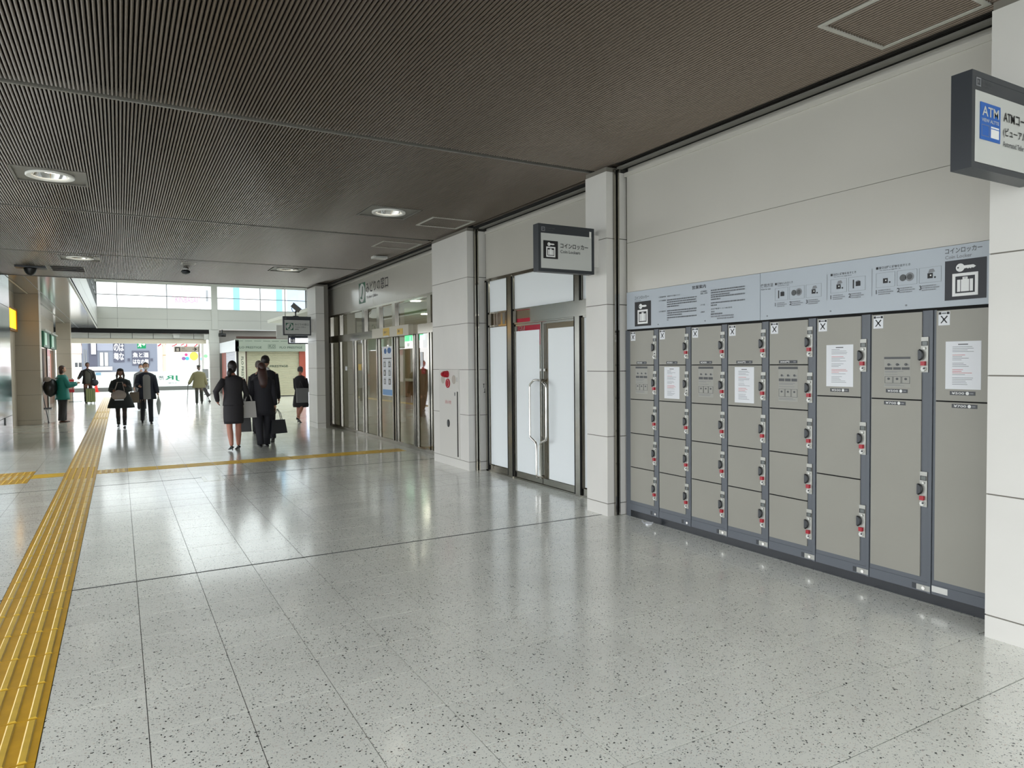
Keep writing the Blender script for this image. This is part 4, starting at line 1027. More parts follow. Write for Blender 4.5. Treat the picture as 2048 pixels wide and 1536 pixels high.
# stand beside the far pillar
e = empty('grey_stand', (3.95, 40, 0), label='grey upright stand with two white tubes beside the far right pillar', cat='stand')
MB().box(3.84, 4.12, 40, 40.08, .45, 1.36, mat('stand_grey', (150, 156, 156), .5)).box(4.0, 4.06, 40, 40.06, 0, .5, MATS['stand_grey'] if 'stand_grey' in MATS else M_GREYP).box(3.9, 4.2, 39.9, 40.2, 0, .03, M_GREYP).build('board', e)
for z in (.86, .68): MB().tube([(3.86, 39.96, z), (4.16, 39.96, z - .01)], .025, M_WHITE, 8).build('tube', e)
e = empty('traffic_cone', (-1.24, 48.6, 0), label='red traffic cone standing in front of the outdoor barrier', cat='cone')
rc = mat('cone_red', (222, 46, 38), .4)
MB().loft([(-1.24, 48.6, .03, .12, .12), (-1.24, 48.6, .68, .022, .022)], rc, 16).build('body', e, smooth=True); MB().box(-1.42, -1.06, 48.42, 48.78, 0, .03, rc).build('base', e)

# ground and buildings outside
MB().box(-90, 90, 58, 200, -6.2, -6, mat('street', (170, 172, 170), .8)).box(-90, -9, -40, 58, -.4, -.25, MATS['street']).box(12, 90, -40, 58, -.4, -.25, MATS['street']).box(-9, 12, -40, -8, -.4, -.25, MATS['street']).build('ground', kind='structure')
bd = empty('building', (0, 80, -6), label='slate grey building with white calligraphy signs beyond the barrier', cat='building')
gb = mat('slate_wall', (104, 110, 122), .6); gd = mat('slate_dark', (66, 68, 82), .6)
MB().box(-3.16, 3.44, 80, 90, -6, 5.2, gb).build('wall', bd)
MB().box(-2.6, -1.88, 79.9, 80, 1.35, 5.2, gd).box(-1.88, -.5, 79.93, 80, 3.1, 3.95, mat('slate_light', (128, 132, 144), .6)).build('recess', bd)
MB().box(-2.37, -1.97, 79.7, 79.9, 2.75, 4.3, M_WHITEP).build('hanging_box', bd)
for (x0, x1, z0, z1) in ((-1.67, -1.33, 1.55, 2.95), (-1.27, -.93, 1.55, 2.95), (-3.02, -2.93, 1.6, 3.2), (-2.84, -2.76, 1.6, 3.2)):
    f_ = MB().frame(FY(80), x0, x1, z0, z1, .04, 0, .05, M_ALU).build('window', bd); MB().fbox(FY(80), x0 + .04, x1 - .04, z0 + .04, z1 - .04, 0, .02, M_WHITE).build('pane', f_)
for (x0, x1, z0, z1) in ((.72, 1.0, 2.0, 2.35), (2.75, 3.05, 2.0, 2.35)): MB().frame(FY(80), x0, x1, z0, z1, .03, 0, .05, gb).fbox(FY(80), x0 + .03, x1 - .03, z0 + .03, z1 - .03, 0, .02, gd).build('window', bd)
b = MB(); b.fbox(FY(80), -.47, .47, 1.95, 4.05, 0, .06, gd); b.fbox(FY(80), 1.15, 2.72, 1.6, 3.1, 0, .06, gd); b.build('sign_panel', bd)
b = MB(); Fb = FY(79.94)
for k, c in enumerate('はな'): b.text(Fb, c, .02, 3.05 - k * .9, .75, M_WHITE, .01, w=.42)
for k, c in enumerate('の舞'): b.text(Fb, c, -.44, 3.05 - k * .9, .75, M_WHITE, .01, w=.42)
b.text(Fb, '魚と酒', 1.22, 2.42, .5, M_WHITE, .01, w=1.4); b.text(Fb, 'はなの舞', 1.22, 1.75, .5, M_WHITE, .01, w=1.4); b.build('lettering', bd)
MB().box(-2.6, -.6, 79.3, 80, 1.15, 1.5, M_WHITEP).build('balcony', bd)
b2 = empty('building', (6, 80, -6), label='white and pink shop building with an orange pilaster and red lettering beyond the barrier', cat='building')
pw = mat('pale_pink_wall', (252, 242, 241), .7)
w2 = MB().box(3.45, 12, 81, 92, -6, 5.6, pw).build('wall', b2)
for r_ in range(5):
    for c_ in range(5): MB().box(4.35 + c_ * .86, 5.2 + c_ * .86, 80.96, 81, .3 + r_ * .72, 1.0 + r_ * .72, pw).build('panel', w2)
MB().box(3.98, 4.27, 80.8, 81, -6, 5.6, mat('orange_pilaster', (246, 196, 160), .6)).box(3.98, 4.27, 80.78, 80.8, 2.63, 2.68, mat('brown_band', (120, 90, 50), .6)).build('pilaster', b2)
b = MB(); Fb = FY(80.95); b.text(Fb, 'カラオケ', 3.5, 3.55, .75, M_RED, .01, w=4.2); b.build('lettering', b2)
b = MB(); b.disc(Fb, 6.95, 2.55, .42, .01, mat('sun_yellow', (250, 226, 60), .6), 18, ry=.46)
for (x, z, r, c) in ((5.95, 2.3, .2, (110, 70, 120)), (6.3, 2.3, .2, (40, 150, 180)), (6.2, 2.7, .16, (170, 40, 100)), (7.75, 2.25, .2, (90, 160, 220)), (7.7, 2.7, .22, (240, 150, 180)), (8.1, 2.55, .2, (110, 190, 120))):
    b.disc(Fb, x, z, r, .012, mat('mural_%d%d%d' % c, c, .6), 12)
b.build('mural', b2)
b3 = empty('house', (-4.3, 78, -6), label='cream house with a reddish roof at the left beyond the barrier', cat='house')
MB().box(-7, -3.35, 84, 90, -6, 2.9, mat('cream_wall', (246, 240, 230), .7)).build('wall', b3)
MB().add([(-7.2, 83.7, 2.9), (-3.2, 83.7, 2.9), (-3.2, 90, 2.9), (-7.2, 90, 2.9), (-7.2, 87, 4.6), (-3.6, 87, 4.6)], [(0, 1, 5, 4), (3, 4, 5, 2), (1, 2, 5), (0, 4, 3), (0, 3, 2, 1)], mat('roof_tiles', (226, 190, 170), .7)).build('roof', b3)
for x in (-3.95, -3.62): 
    f_ = MB().frame(FY(84), x, x + .24, 1.5, 1.95, .02, 0, .04, M_ALU).build('window', b3); MB().fbox(FY(84), x + .02, x + .22, 1.52, 1.93, 0, .02, M_GREYP).build('pane', f_)
b4 = empty('tower', (10, 95, -6), label='tall white building with a pink rooftop billboard seen through the high windows', cat='building')
MB().box(3.8, 24, 95, 110, -6, 16, mat('tower_white', (236, 240, 246), .6)).build('wall', b4)
MB().box(5.9, 9.0, 94.8, 95, 8.6, 12.2, mat('billboard_white', (246, 240, 244), .6)).box(5.9, 6.05, 94.78, 94.8, 8.6, 12.2, mat('pink_line', (246, 196, 212), .6)).box(8.85, 9.0, 94.78, 94.8, 8.6, 12.2, MATS['pink_line']).build('billboard', b4)
b = MB(); b.text(FY(94.78), 'KINBASAI', 6.2, 9.3, .75, mat('pink_print', (236, 130, 160), .6), .01, w=2.5); b.text(FY(94.78), 'きんばし', 6.8, 10.7, .6, MATS['pink_print'], .01, w=1.4); b.build('lettering', b4)
for x in (12.9, 18.2): MB().box(x, x + .75, 94.9, 95, -6, 16, mat('sky_blue_band', (120, 196, 240), .5)).build('blue_band', b4)
MB().box(19.6, 22.5, 94.9, 95, 6, 11.5, mat('grey_glazing', (160, 176, 204), .3)).build('glazing', b4)
for x in (9.7, 10.35): MB().box(x, x + .22, 94.9, 95, 9.6, 11, M_LGREYP).build('vent_slot', b4)

# ---------------------------------------------------------------- people
HAIR = mat('black_hair', (28, 22, 20), .45); HAIRB = mat('brown_hair', (58, 34, 28), .45)
SUIT = mat('charcoal_suit', (36, 34, 38), .75); SUIT2 = mat('navy_black_suit', (24, 24, 32), .75); SHOE = mat('black_leather', (16, 16, 17), .3)
def person(loc, rz, H, label, legs=(.3, .1, -.25, .35), armL=(.1, .12, .2), armR=(.1, .12, .2), slim=1., headturn=0., headtilt=0., **g):
    """legs: forward angle and knee bend, left then right. arm: forward, sideways, elbow[, inward]. Local: faces +Y, right is +X"""
    root = empty('person', loc, rz, label=label, cat='person')
    V = Vector
    def leg(s, f, k):
        h = V((s * .052, 0, .50)); kn = h + .238 * V((0, math.sin(f), -math.cos(f))); an = kn + .222 * V((0, math.sin(f - k), -math.cos(f - k)))
        return h, kn, an
    LL, LR = leg(-1, legs[0], legs[1]), leg(1, legs[2], legs[3])
    dz = .042 - min(LL[2].z, LR[2].z)
    sh = lambda p: V((p.x, p.y, p.z + dz))
    LL = [sh(p) for p in LL]; LR = [sh(p) for p in LR]
    def arm(s, a):
        f, sd_, el = a[:3]; inn = a[3] if len(a) > 3 else 0
        S = V((s * .098, 0, .788 + dz))
        d1 = V((s * math.sin(sd_), math.sin(f), -math.cos(f) * math.cos(sd_))).normalized()
        E_ = S + d1 * .165
        d2 = V((s * math.sin(sd_ - inn), math.sin(f + el), -math.cos(f + el) * math.cos(sd_ - inn))).normalized()
        if inn > 1.2: d2 = V((-s * .85, math.sin(f + el) * .6, -.35)).normalized()
        W = E_ + d2 * .145
        return S, E_, W, d2
    AL, AR = arm(-1, armL), arm(1, armR)
    zz = lambda z: z + dz
    # continuous body grown with a Skin modifier
    vs = [V((0, 0, zz(.52))), V((0, 0, zz(.62))), V((0, 0, zz(.72))), V((0, 0, zz(.80))), V((0, 0, zz(.845))), V((0, .004, zz(.875)))]
    rad = [.062, .055, .064, .052, .027, .026]; ed = [(i, i + 1) for i in range(5)]
    def chain(start, pts, rr):
        p = start
        for q, r in zip(pts, rr): vs.append(q); rad.append(r); ed.append((p, len(vs) - 1)); p = len(vs) - 1
        return p
    for Lg in (LL, LR):
        an = Lg[2]
        chain(0, [Lg[0] - V((0, 0, .02)), Lg[0].lerp(Lg[1], .5), Lg[1], Lg[1].lerp(an, .35), an], [.054, .047, .034, .037, .021])
    for A, s in ((AL, -1), (AR, 1)):
        hnd = A[2] + A[3] * .03
        chain(3, [A[0], A[0].lerp(A[1], .5), A[1], A[1].lerp(A[2], .5), A[2], hnd], [.030, .025, .021, .019, .0135, .016])
    me = bpy.data.meshes.new('body'); me.from_pydata([tuple(v * H) for v in vs], ed, [])
    ob = bpy.data.objects.new('body', me); COL.objects.link(ob)
    ob.modifiers.new('skin', 'SKIN'); sv = me.skin_vertices[0].data
    for i, r in enumerate(rad): sv[i].radius = (r * H * slim, r * H * slim * (.78 if i in (1, 2, 3) else 1))
    sv[0].use_root = True
    ms = ob.modifiers.new('smooth', 'SUBSURF'); ms.levels = 1; ms.render_levels = 1
    bpy.context.view_layer.update()
    m2 = bpy.data.meshes.new_from_object(ob.evaluated_get(bpy.context.evaluated_depsgraph_get()))
    bpy.data.objects.remove(ob)
    b = MB(); b.add([v.co for v in m2.vertices], [tuple(p.vertices) for p in m2.polygons], g.get('skin', M_SKIN)); bpy.data.meshes.remove(m2)
    hc_ = V((0, .012, zz(.932)))
    ct, st = math.cos(headturn), math.sin(headturn)
    def hp(p):      # local head coords (right, forward, up) in H units -> world of the person
        return V((p[0] * ct - p[1] * st, p[0] * st + p[1] * ct - headtilt * p[2], p[2] - headtilt * .0))
    def face(p):
        q = V((p.x, p.y, p.z))
        if q.z < -.02 * H: k = 1 - .35 * min(1, (-q.z / H - .02) / .04); q.x *= k; q.y = q.y * (.85 + .15 * k) + .006 * H
        r = hp(q / H); return r * H
    b.ball(hc_ * H, .0415 * H, .052 * H, .066 * H, g.get('skin', M_SKIN), 16, 12, fn=face)
    b.ball((hc_ + hp((0, .053, -.010))) * H, .008 * H, .010 * H, .012 * H, g.get('skin', M_SKIN), 8, 5)
    for s in (-1, 1):
        b.ball((hc_ + hp((s * .042, -.002, -.006))) * H, .006 * H, .010 * H, .015 * H, g.get('skin', M_SKIN), 8, 5)
        b.ball((hc_ + hp((s * .017, .0475, .003))) * H, .007 * H, .004 * H, .0045 * H, M_WHITE, 8, 5)
        b.ball((hc_ + hp((s * .017, .0505, .003))) * H, .0035 * H, .002 * H, .0035 * H, M_BLK, 8, 5)
    b.ball((hc_ + hp((0, .047, -.033))) * H, .014 * H, .005 * H, .004 * H, mat('lips', (150, 84, 78), .5), 8, 5)
    # hands: five fingers each
    for A, s in ((AL, -1), (AR, 1)):
        W, d = A[2], A[3]; side = V((0, 1, 0)) if abs(d.y) < .75 else V((0, 0, 1)); side = (side - d * side.dot(d)).normalized(); nrm = d.cross(side)
        if nrm.x * -s < 0: nrm = -nrm
        for k, ln in enumerate((.030, .036, .034, .026)):
            p0 = W + d * .035 + side * (.010 - .0066 * k); p1 = p0 + d * ln * .5 + nrm * .004; p2 = p1 + (d * .7 + nrm * .7).normalized() * ln * .5
            b.tube([p0 * H, p1 * H, p2 * H], [.0048 * H, .0043 * H, .0033 * H], g.get('skin', M_SKIN), 6)
        p0 = W + d * .012 + side * .012; b.tube([p0 * H, (p0 + side * .012 + d * .012) * H, (p0 + side * .013 + d * .028 + nrm * .006) * H], [.0058 * H, .005 * H, .0038 * H], g.get('skin', M_SKIN), 6)
    b.build('body', root, smooth=True, world=False)
    # clothes
    def torso(name, m, z0, flare=1.0, k=1.0, sleeves=True, top=.838, open_front=None, sl=1.0, waist=.92):
        b = MB(); rg = []
        prof = [(.838, .034, .034), (.830, .052, .042), (.818, .076, .050), (.800, .096, .057), (.775, .106, .062), (.74, .100, .066), (.70, .098, .066), (.64, .088 * waist / .92, .060), (.58, .094, .064), (.52, .102 * (1 + (flare - 1) * .4), .070), (.45, .108 * (1 + (flare - 1) * .7), .074 * (1 + (flare - 1) * .7)), (.38, .112 * flare, .078 * flare), (.25, .118 * flare * 1.05, .082 * flare * 1.05), (.1, .12 * flare * 1.08, .084 * flare * 1.08)]
        out = []
        for i, (z, rx, ry) in enumerate(prof):
            if z >= z0: out.append((z, rx, ry)); last = i
        if out[-1][0] - z0 > .005:
            za, xa, ya = prof[last]; zb, xb, yb = prof[last + 1]; t = (za - z0) / (za - zb); out.append((z0, xa + (xb - xa) * t, ya + (yb - ya) * t))
        b.loft([(0, .002 * H, zz(z) * H, rx * k * slim * H, ry * k * slim * H) for z, rx, ry in out], m, 20)
        if sleeves:
            for A in (AL, AR):
                b.tube([(A[0] + V((0, 0, -.004))) * H, A[0].lerp(A[1], .5) * H, A[1] * H, A[1].lerp(A[2], .5) * H, A[2].lerp(A[1], .06) * H], [.034 * H * (k * sl) ** .6, .032 * H * k * sl, .029 * H * k * sl, .026 * H * k * sl, .021 * H * k * sl], m, 12)
        if open_front:
            y = 1 if True else -1
            pts = [(-.030, .80), (.030, .80), (.045, .70), (.045, z0 + .01), (-.045, z0 + .01), (-.045, .70)]
            def FF(a, c, n):
                # wraps onto the front of the coat
                rx, ry = .1 * k, .068 * k
                for (za, xa, ya), (zb, xb, yb) in zip(out[:-1], out[1:]):
                    if zb <= c <= za: t = (za - c) / (za - zb); ry = (ya + (yb - ya) * t) * k * slim; rx = (xa + (xb - xa) * t) * k * slim
                return (a * H, (.002 + ry * math.sqrt(max(0, 1 - (a / rx) ** 2)) + .004) * H, zz(c) * H)
            zs = [.80 - (.80 - z0 - .005) * i / 12 for i in range(13)]; vv = []
            for z in zs:
                w = .028 if z > .79 else .054
                for a in (-w, -w / 2, 0, w / 2, w): vv.append(FF(a, z, 0))
            b.add(vv, [(i * 5 + j, i * 5 + j + 1, i * 5 + j + 6, i * 5 + j + 5) for i in range(12) for j in range(4)], open_front)
        b.build(name, root, smooth=True, world=False)
    if g.get('trousers'):
        b = MB(); m = g['trousers']; w = g.get('legw', 1.)
        b.loft([(0, 0, zz(.60) * H, .076 * H * slim, .056 * H * slim), (0, 0, zz(.53) * H, .090 * H * slim, .064 * H * slim), (0, 0, zz(.475) * H, .088 * H * slim, .062 * H * slim)], m, 18)
        for Lg in (LL, LR): b.tube([(Lg[0] + V((0, 0, .01))) * H, Lg[0].lerp(Lg[1], .5) * H, Lg[1] * H, Lg[1].lerp(Lg[2], .5) * H, (Lg[2] + V((0, 0, -.012))) * H], [.050 * H * w, .046 * H * w, .039 * H * w, .036 * H * w, .033 * H * w], m, 12)
        b.build('trousers', root, smooth=True, world=False)
    if g.get('skirt'):
        m, hem, fl = g['skirt']
        b = MB(); b.loft([(0, 0, zz(.61) * H, .074 * H, .054 * H), (0, 0, zz(.53) * H, .102 * H, .074 * H), (0, 0, zz(.46) * H, .112 * H * fl, .080 * H * fl), (0, 0, zz(hem + .04) * H, .112 * H * fl * fl, .084 * H * fl * fl), (0, 0, zz(hem) * H, .106 * H * fl * fl, .080 * H * fl * fl)], m, 22).build('skirt', root, smooth=True, world=False)
    if g.get('tights'):
        b = MB()
        for Lg in (LL, LR): b.tube([Lg[0] * H, Lg[0].lerp(Lg[1], .5) * H, Lg[1] * H, Lg[1].lerp(Lg[2], .38) * H, Lg[2] * H], [.050 * H, .044 * H, .032 * H, .034 * H, .021 * H], g['tights'], 12)
        b.build('tights', root, smooth=True, world=False)
    if g.get('top'):
        t = g['top']; torso(t.get('name', 'jacket'), t['m'], t.get('z', .46), t.get('fl', 1), t.get('k', 1.06), open_front=t.get('front'), sl=t.get('sl', 1.), waist=t.get('w', .92))
        if t.get('collar'):
            MB().loft([(0, 0, zz(.825) * H, .052 * H, .046 * H), (0, 0, zz(.862) * H, .034 * H, .034 * H)], t['collar'], 16).build('collar', root, smooth=True, world=False)
    for Lg in (LL, LR):
        a = Lg[2]; m = g.get('shoe', SHOE); up_ = a.z - .042; b = MB(); heel = g.get('heel', 0)
        tip = .45 if up_ > .02 else 0     # trailing foot: heel lifted
        def fp(y, z): 
            return V((a.x, a.y + y * math.cos(tip) + (z) * math.sin(tip) * 0 , a.z - .042 + (z) + (-y * math.sin(tip) if tip else 0) + (heel * (1 - min(1, max(0, (y + .03) / .08))) if not tip else 0)))
        rings = [(-.032, .016, .010), (-.02, .022, .019), (.0, .030, .021), (.03, .022, .020), (.065, .015, .023), (.09, .012, .019), (.102, .008, .008)]
        vv = []
        for y, hgt, w in rings:
            c = fp(y, hgt * .5)
            for j in range(10):
                t = 2 * math.pi * j / 10; vv.append((c + V((w * math.cos(t), 0, max(-hgt * .5, hgt * .55 * math.sin(t))))) * H)
        b.add(vv, [(i * 10 + j, i * 10 + (j + 1) % 10, (i + 1) * 10 + (j + 1) % 10, (i + 1) * 10 + j) for i in range(6) for j in range(10)] + [tuple(range(10))[::-1], tuple(range(60, 70))], m)
        if g.get('boots'): b.tube([a * H, (a + (Lg[1] - a) * .35) * H], [.027 * H, .030 * H], m, 12)
        else: b.tube([(a - V((0, 0, .012))) * H, (a + V((0, 0, .002))) * H], [.021 * H, .019 * H], m, 10) if not heel else None
        if heel: b.tube([(a.x * H, (a.y - .026) * H, (a.z - .030 + heel) * H), (a.x * H, (a.y - .028) * H, (a.z - .042) * H)], [.008 * H, .004 * H], m, 8)
        b.build('shoe', root, smooth=True, world=False)
    hk = g.get('hair', 'short'); hm = g.get('hairm', HAIR)
    b = MB(); hcH = (hc_ + hp((0, -.008, .010))) * H
    def rot(p): return hp(p / H) * H
    if hk != 'none':
        def cut(p):      # keep the face free
            if p.y > .02 * H and p.z < .028 * H: p = V((p.x * .82, min(p.y, .022 * H), p.z))
            return rot(p)
        b.ball(hcH, .0475 * H, .058 * H, .063 * H, hm, 18, 10, z0=-.55, fn=cut)
    if hk == 'bob': b.ball((hc_ + hp((0, -.022, -.028))) * H, .050 * H, .040 * H, .062 * H, hm, 16, 10, fn=rot)
    if hk == 'long':
        b.tube([(hc_ + hp((0, -.022, .01))) * H, (hc_ + hp((0, -.036, -.05))) * H, (hc_ + hp((0, -.052, -.12))) * H, (hc_ + hp((0, -.058, -.19))) * H, (hc_ + hp((0, -.058, -.235))) * H], [(.046 * H, .034 * H), (.052 * H, .034 * H), (.055 * H, .030 * H), (.048 * H, .024 * H), (.024 * H, .012 * H)], hm, 14)
    if hk == 'tied':
        b.ball((hc_ + hp((0, -.030, -.022))) * H, .044 * H, .034 * H, .050 * H, hm, 14, 8, fn=rot)
        b.tube([(hc_ + hp((-.014, -.058, -.02))) * H, (hc_ + hp((-.028, -.066, -.07))) * H, (hc_ + hp((-.034, -.056, -.125))) * H], [.016 * H, .026 * H, .010 * H], hm, 10)
    if hk == 'sides':
        for s in (-1, 1): b.tube([(hc_ + hp((s * .04, .0, .02))) * H, (hc_ + hp((s * .05, .012, -.05))) * H, (hc_ + hp((s * .05, .04, -.13))) * H], [.014 * H, .018 * H, .008 * H], hm, 8)
    if b.v: b.build('hair', root, smooth=True, world=False)
    if g.get('hat'):
        m, brim = g['hat']; b = MB(); c = (hc_ + hp((0, -.006, .028))) * H
        b.ball(c, .052 * H, .060 * H, .048 * H, m, 18, 6, z0=0, fn=rot)
        if brim: b.poly(lambda a, c_, n: tuple(c + rot(V((a, c_, n)))), [(.05 * H * math.cos(t), .045 * H + .04 * H * math.sin(t)) for t in [math.pi * q / 8 for q in range(9)]], .002 * H, m, .004 * H)
        b.build('cap', root, smooth=True, world=False)
    if g.get('mask'):
        MB().ball((hc_ + hp((0, .030, -.026))) * H, .033 * H, .030 * H, .024 * H, M_WHITE, 12, 8, fn=rot).build('face_mask', root, smooth=True, world=False)
    M = Matrix.Translation(Vector(loc)) @ Matrix.Rotation(rz, 4, 'Z')
    root['_'] = 0; del root['_']
    return root, {'wl': M @ (AL[2] * H + AL[3] * .045 * H), 'wr': M @ (AR[2] * H + AR[3] * .045 * H), 'hips': M @ V((0, 0, zz(.55) * H)), 'M': M}

def handbag(name, top, w, d, h, m, label, rz=0., hh=.22, taper=.85, gap=0., cat='bag'):
    """top = point held; bag hangs below by hh"""
    e = empty(name, (top.x, top.y, top.z - hh - h), rz, label=label, cat=cat)
    b = MB(); k = taper
    b.add([(-w / 2, -d / 2, 0), (w / 2, -d / 2, 0), (w / 2, d / 2, 0), (-w / 2, d / 2, 0), (-w / 2 * k, -d / 4, h), (w / 2 * k, -d / 4, h), (w / 2 * k, d / 4, h), (-w / 2 * k, d / 4, h)], [(0, 3, 2, 1), (4, 5, 6, 7), (0, 1, 5, 4), (1, 2, 6, 5), (2, 3, 7, 6), (3, 0, 4, 7)], m)
    b.build('bag_body', e, world=False)
    for s in (-1, 1):
        b = MB().tube([(-w * .25, s * d * .22, h - .01), (-w * .16, s * d * .18, h + hh * .6), (0, s * .012, h + hh), (w * .16, s * d * .18, h + hh * .6), (w * .25, s * d * .22, h - .01)], .007, m if s else m, 6); b.build('handle', e, smooth=True, world=False)
    return e

TIG = mat('black_tights', (20, 20, 22), .6)
# two women in dark suits and two men walking away
p, h = person((1.79, 13.45, 0), R(8), 1.63, 'woman in a dark skirt suit walking away, nearest and leftmost of the group', legs=(-.10, .22, .05, .02), armL=(-.25, .62, .9, .9), armR=(.05, .30, .75, .2), hair='tied', headturn=-.35, skirt=(SUIT, .30, .98), heel=.028, top=dict(m=SUIT, z=.50, k=1.10, w=.92), skin=mat('skin_tan', (176, 120, 100), .5))
handbag('shoulder_bag', Vector((2.06, 13.53, 1.02)), .26, .12, .30, mat('pale_grey_bag', (176, 174, 170), .5), 'pale grey tote bag between the two women in dark suits', R(8), .14, .9)
p, h = person((2.33, 13.65, 0), R(2), 1.60, 'woman with long reddish brown hair in a black trouser suit, back turned', legs=(-.12, .25, .10, .02), armL=(.05, .22, .5), armR=(.02, .16, .10), hair='long', hairm=HAIRB, trousers=SUIT2, legw=1.15, top=dict(m=SUIT2, z=.38, k=1.2, sl=1.15), headtilt=-.1)
handbag('black_handbag', Vector((h['wl'].x, h['wl'].y + .05, h['wl'].z)), .22, .12, .26, M_BLKP, 'small black bag low down between the two women', R(0), .20, .9)
handbag('briefcase', Vector((h['wr'].x + .03, h['wr'].y, h['wr'].z)), .34, .13, .26, mat('black_bag_leather', (22, 26, 32), .3), 'black leather business bag hanging from the right hand of the long-haired woman', R(20), .20, .82)
p, h = person((2.56, 14.55, 0), R(-6), 1.75, 'tall man with short black hair and white collar, walking away on the right', legs=(.18, .02, -.2, .35), armL=(.1, .12, .2), armR=(.1, .14, .3), hair='short', trousers=SUIT2, top=dict(m=SUIT2, z=.46, k=1.10, collar=M_WHITE), headturn=-.5)

p, h = person((2.72, 16.3, 0), R(0), 1.66, 'grey-haired person mostly hidden behind the women in suits', legs=(.2, .02, -.2, .3), hair='short', hairm=mat('grey_hair', (104, 98, 92), .6), trousers=SUIT, top=dict(m=SUIT, z=.46, k=1.15))
# pair walking towards the camera
COAT = mat('dark_green_black_coat', (24, 30, 30), .8); NAVY = mat('navy_coat', (22, 28, 44), .7); GREYK = mat('grey_hoodie', (134, 131, 130), .8)
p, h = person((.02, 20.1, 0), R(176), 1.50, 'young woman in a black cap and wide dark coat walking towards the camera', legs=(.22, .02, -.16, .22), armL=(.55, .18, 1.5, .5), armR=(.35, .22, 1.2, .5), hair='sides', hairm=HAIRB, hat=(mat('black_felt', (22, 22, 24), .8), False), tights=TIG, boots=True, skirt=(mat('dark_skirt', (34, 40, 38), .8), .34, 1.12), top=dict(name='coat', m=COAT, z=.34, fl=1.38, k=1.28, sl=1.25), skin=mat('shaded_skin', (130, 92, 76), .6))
e = empty('beige_bag', (-.02, 19.82, .75), label='beige grey bag hugged by the young woman in the dark coat', cat='bag')
MB().ball((-.03, 19.86, .83), .17, .10, .13, mat('beige_cloth', (150, 138, 132), .8), 16, 10).build('bag_body', e, smooth=True); MB().box(-.12, .08, 19.775, 19.80, .70, .725, M_PAPER).build('pale_edge', e)
MB().tube([(-.12, 19.85, .92), (-.05, 19.95, 1.15), (.06, 19.95, 1.15), (.1, 19.87, .92)], .012, mat('beige_cloth', (150, 138, 132)), 6).build('strap', e)
p, h = person((.62, 21.1, 0), R(184), 1.66, 'man in a face mask and open navy coat walking towards the camera', legs=(.20, .02, -.18, .3), armL=(.05, .20, .2), armR=(.25, .25, 1.2, .4), hair='short', mask=True, trousers=mat('dark_jeans', (24, 28, 36), .8), legw=.95, top=dict(name='coat', m=NAVY, z=.40, fl=1.12, k=1.22, sl=1.2, front=GREYK))
u = h['wl']
e = empty('folded_umbrella', (u.x, u.y, u.z), label='pale grey folded umbrella held by the man in the navy coat', cat='umbrella')
MB().loft([(u.x, u.y, u.z - .02, .012, .012), (u.x, u.y, u.z - .08, .03, .03), (u.x, u.y, u.z - .19, .062, .062), (u.x, u.y, u.z - .40, .035, .035), (u.x, u.y, u.z - .50, .018, .018)], mat('umbrella_grey', (168, 172, 170), .5), 10).build('canopy', e, smooth=True)
MB().tube([(u.x, u.y, u.z + .05), (u.x, u.y, u.z - .53)], .008, M_STEEL, 6).build('shaft', e)
e = empty('brown_shopping_bag', (.33, 20.85, .55), label='dull brown bag hanging between the walking pair', cat='bag')
MB().box(.22, .44, 20.8, 20.92, .58, .86, mat('brown_bag', (118, 106, 92), .7)).build('bag_body', e); MB().tube([(.26, 20.86, .86), (.33, 20.86, 1.02), (.40, 20.86, .86)], .008, M_BLKP, 6).build('handle', e)
p, h = person((.66, 27.5, 0), R(180), 1.62, 'person in a grey coat and mask, half hidden behind the walking pair', legs=(.15, .02, -.15, .2), hair='short', mask=True, trousers=SUIT, top=dict(name='coat', m=mat('grey_coat', (122, 122, 124), .8), z=.36, fl=1.1, k=1.2))
# man with a cane
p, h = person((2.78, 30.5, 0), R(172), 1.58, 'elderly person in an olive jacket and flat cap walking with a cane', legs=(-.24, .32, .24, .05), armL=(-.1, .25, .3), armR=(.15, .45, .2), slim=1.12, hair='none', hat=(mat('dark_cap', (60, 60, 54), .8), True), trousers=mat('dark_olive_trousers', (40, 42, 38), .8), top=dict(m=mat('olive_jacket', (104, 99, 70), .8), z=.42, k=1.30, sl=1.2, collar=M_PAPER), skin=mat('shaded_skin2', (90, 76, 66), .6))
u = h['wr']
e = empty('walking_cane', (u.x, u.y, 0), label='thin black walking cane in the hand of the person in olive', cat='cane')
MB().tube([(u.x, u.y, u.z + .02), (u.x - .05, u.y - .12, .005)], .011, M_BLKP, 6).build('shaft', e); MB().tube([(u.x, u.y + .05, u.z + .02), (u.x, u.y - .05, u.z + .03)], .014, M_BLKP, 6).build('grip', e)
e = empty('trolley_bag', (3.1, 31.5, 0), label='small dark wheeled bag pulled by the person in olive', cat='bag')
b = MB(); obox(b, Vector((3.0, 31.5, .72)), Vector((.42, 0, -.85)).normalized(), Vector((0, 1, 0)), Vector((.85, 0, .42)), .52, .18, .13, mat('trolley_cloth', (48, 44, 46), .8)); b.build('bag_body', e)
MB().tube([(2.86, 31.5, .92), (3.02, 31.5, .66)], .012, M_BLKP, 6).build('handle', e)
for s in (-.08, .08): MB().tube([(3.26, 31.5 + s - .01, .045), (3.26, 31.5 + s + .01, .045)], .045, M_BLKP, 12).build('wheel', e)
MB().tube([(3.2, 31.5, .28), (3.26, 31.42, .045), (3.26, 31.58, .045), (3.2, 31.5, .28)], .01, M_BLKP, 6).build('axle_frame', e)
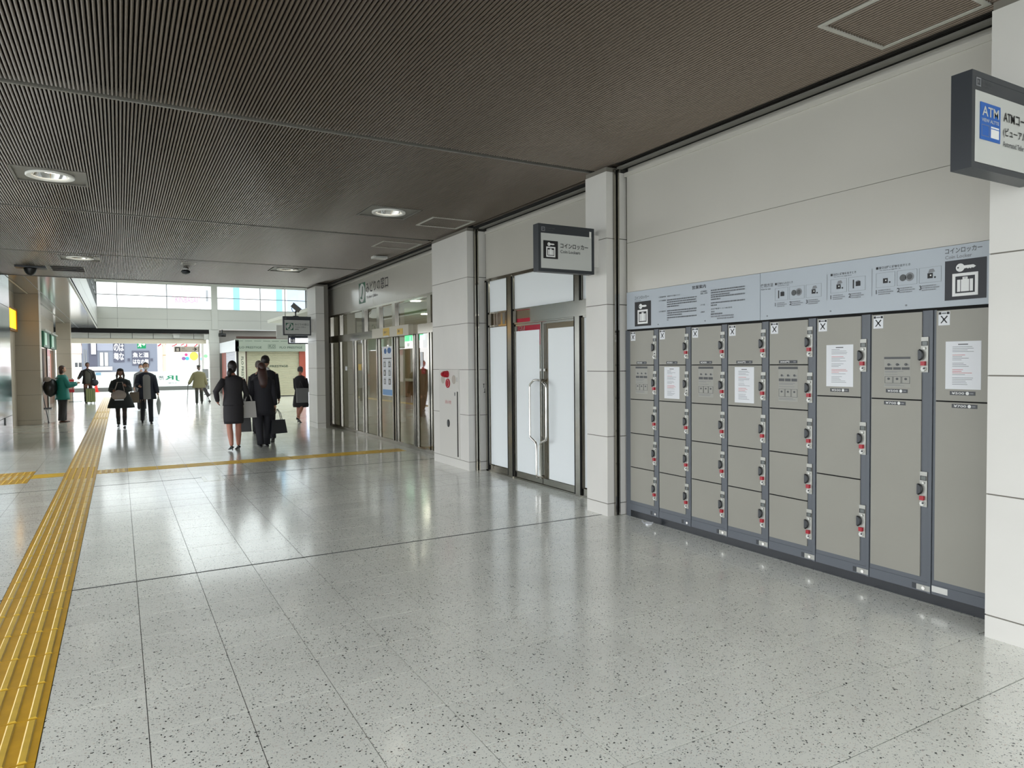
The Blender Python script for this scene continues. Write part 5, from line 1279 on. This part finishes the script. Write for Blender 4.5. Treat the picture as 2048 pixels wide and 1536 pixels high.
# teal jacket and backpack
TEAL = mat('teal_jacket', (10, 112, 104), .6)
p, h = person((-1.40, 23.0, 0), R(-75), 1.58, 'person in a teal jacket with a black backpack standing by the left pillar', legs=(.06, .05, -.05, .05), armL=(.5, .1, 1.3, .3), armR=(.45, .1, 1.4, .3), slim=1.1, hair='bob', hairm=HAIRB, trousers=mat('dark_patterned_trousers', (44, 42, 44), .8), legw=1.6, shoe=mat('brown_shoe', (84, 52, 40), .6), top=dict(m=TEAL, z=.40, k=1.32, sl=1.3))
e = empty('backpack', (-1.66, 22.9, .75), label='black backpack with a beige flap worn by the person in teal', cat='backpack')
MB().ball((-1.67, 22.93, .98), .17, .19, .27, M_BLKP, 16, 10).build('pack_body', e, smooth=True); MB().ball((-1.72, 22.85, 1.2), .09, .10, .08, mat('beige_cloth', (150, 138, 132)), 12, 8).build('flap', e, smooth=True)
for s in (-.07, .07): MB().tube([(-1.55, 22.95 + s, 1.22), (-1.40, 22.95 + s, 1.27), (-1.30, 22.93 + s, 1.1), (-1.40, 22.95 + s, .85), (-1.55, 22.95 + s, .82)], .014, M_BLKP, 6).build('strap', e)
# traveller with suitcase
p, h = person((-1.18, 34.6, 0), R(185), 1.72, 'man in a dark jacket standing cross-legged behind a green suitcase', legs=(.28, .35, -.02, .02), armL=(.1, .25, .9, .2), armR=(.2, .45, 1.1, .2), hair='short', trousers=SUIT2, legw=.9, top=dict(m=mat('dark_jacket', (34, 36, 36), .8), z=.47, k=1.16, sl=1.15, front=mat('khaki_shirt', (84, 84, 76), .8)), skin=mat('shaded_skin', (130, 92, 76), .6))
e = empty('shoulder_case', (-.93, 34.35, .75), label='black shoulder bag at the hip of the man behind the green suitcase', cat='bag')
MB().ball((-.93, 34.3, .86), .15, .08, .15, mat('dark_blue_bag', (34, 38, 48), .6), 12, 8).build('bag_body', e, smooth=True); MB().tube([(-.95, 34.3, 1.0), (-1.05, 34.4, 1.25), (-1.2, 34.48, 1.40)], .014, M_BLKP, 6).build('strap', e)
e = empty('suitcase', (-1.07, 34.0, 0), label='green suitcase standing on the far floor', cat='suitcase')
gm_ = mat('suitcase_green', (104, 116, 70), .35)
MB().box(-1.24, -.90, 33.9, 34.12, .06, .62, gm_).build('shell', e)
for k in range(4): MB().box(-1.20 + k * .08, -1.18 + k * .08, 33.89, 33.9, .1, .58, mat('suitcase_rib', (140, 140, 86), .35)).build('rib', e)
MB().tube([(-1.14, 34.0, .62), (-1.14, 34.0, .66), (-1.0, 34.0, .66), (-1.0, 34.0, .62)], .012, M_BLKP, 6).build('handle', e)
for (x, y) in ((-1.2, 33.94), (-.94, 33.94), (-1.2, 34.08), (-.94, 34.08)): MB().tube([(x - .012, y, .03), (x + .012, y, .03)], .03, M_BLKP, 10).build('wheel', e)
# woman by the far column
p, h = person((4.17, 18.75, 0), R(-40), 1.50, 'woman in a black top and skirt partly hidden by the far white pillar', legs=(.05, .05, -.3, .5), armL=(.2, .1, .6), armR=(.2, .1, .6), hair='short', hairm=mat('grey_hair2', (70, 62, 60), .6), heel=.03, skirt=(mat('black_skirt', (24, 22, 26), .8), .28, 1.14), top=dict(m=mat('black_knit', (22, 20, 24), .8), z=.52, k=1.08), skin=mat('skin_tan', (176, 120, 100)))
e = empty('grey_cloth_bag', (4.13, 18.5, .6), label='grey cloth bag carried by the woman at the far white pillar', cat='bag')
MB().box(4.02, 4.32, 18.5, 18.58, .55, .93, mat('grey_cloth', (108, 108, 108), .8)).build('bag_body', e); MB().tube([(4.08, 18.54, .93), (4.12, 18.56, 1.12), (4.2, 18.54, .93)], .009, M_BLKP, 6).build('strap', e)
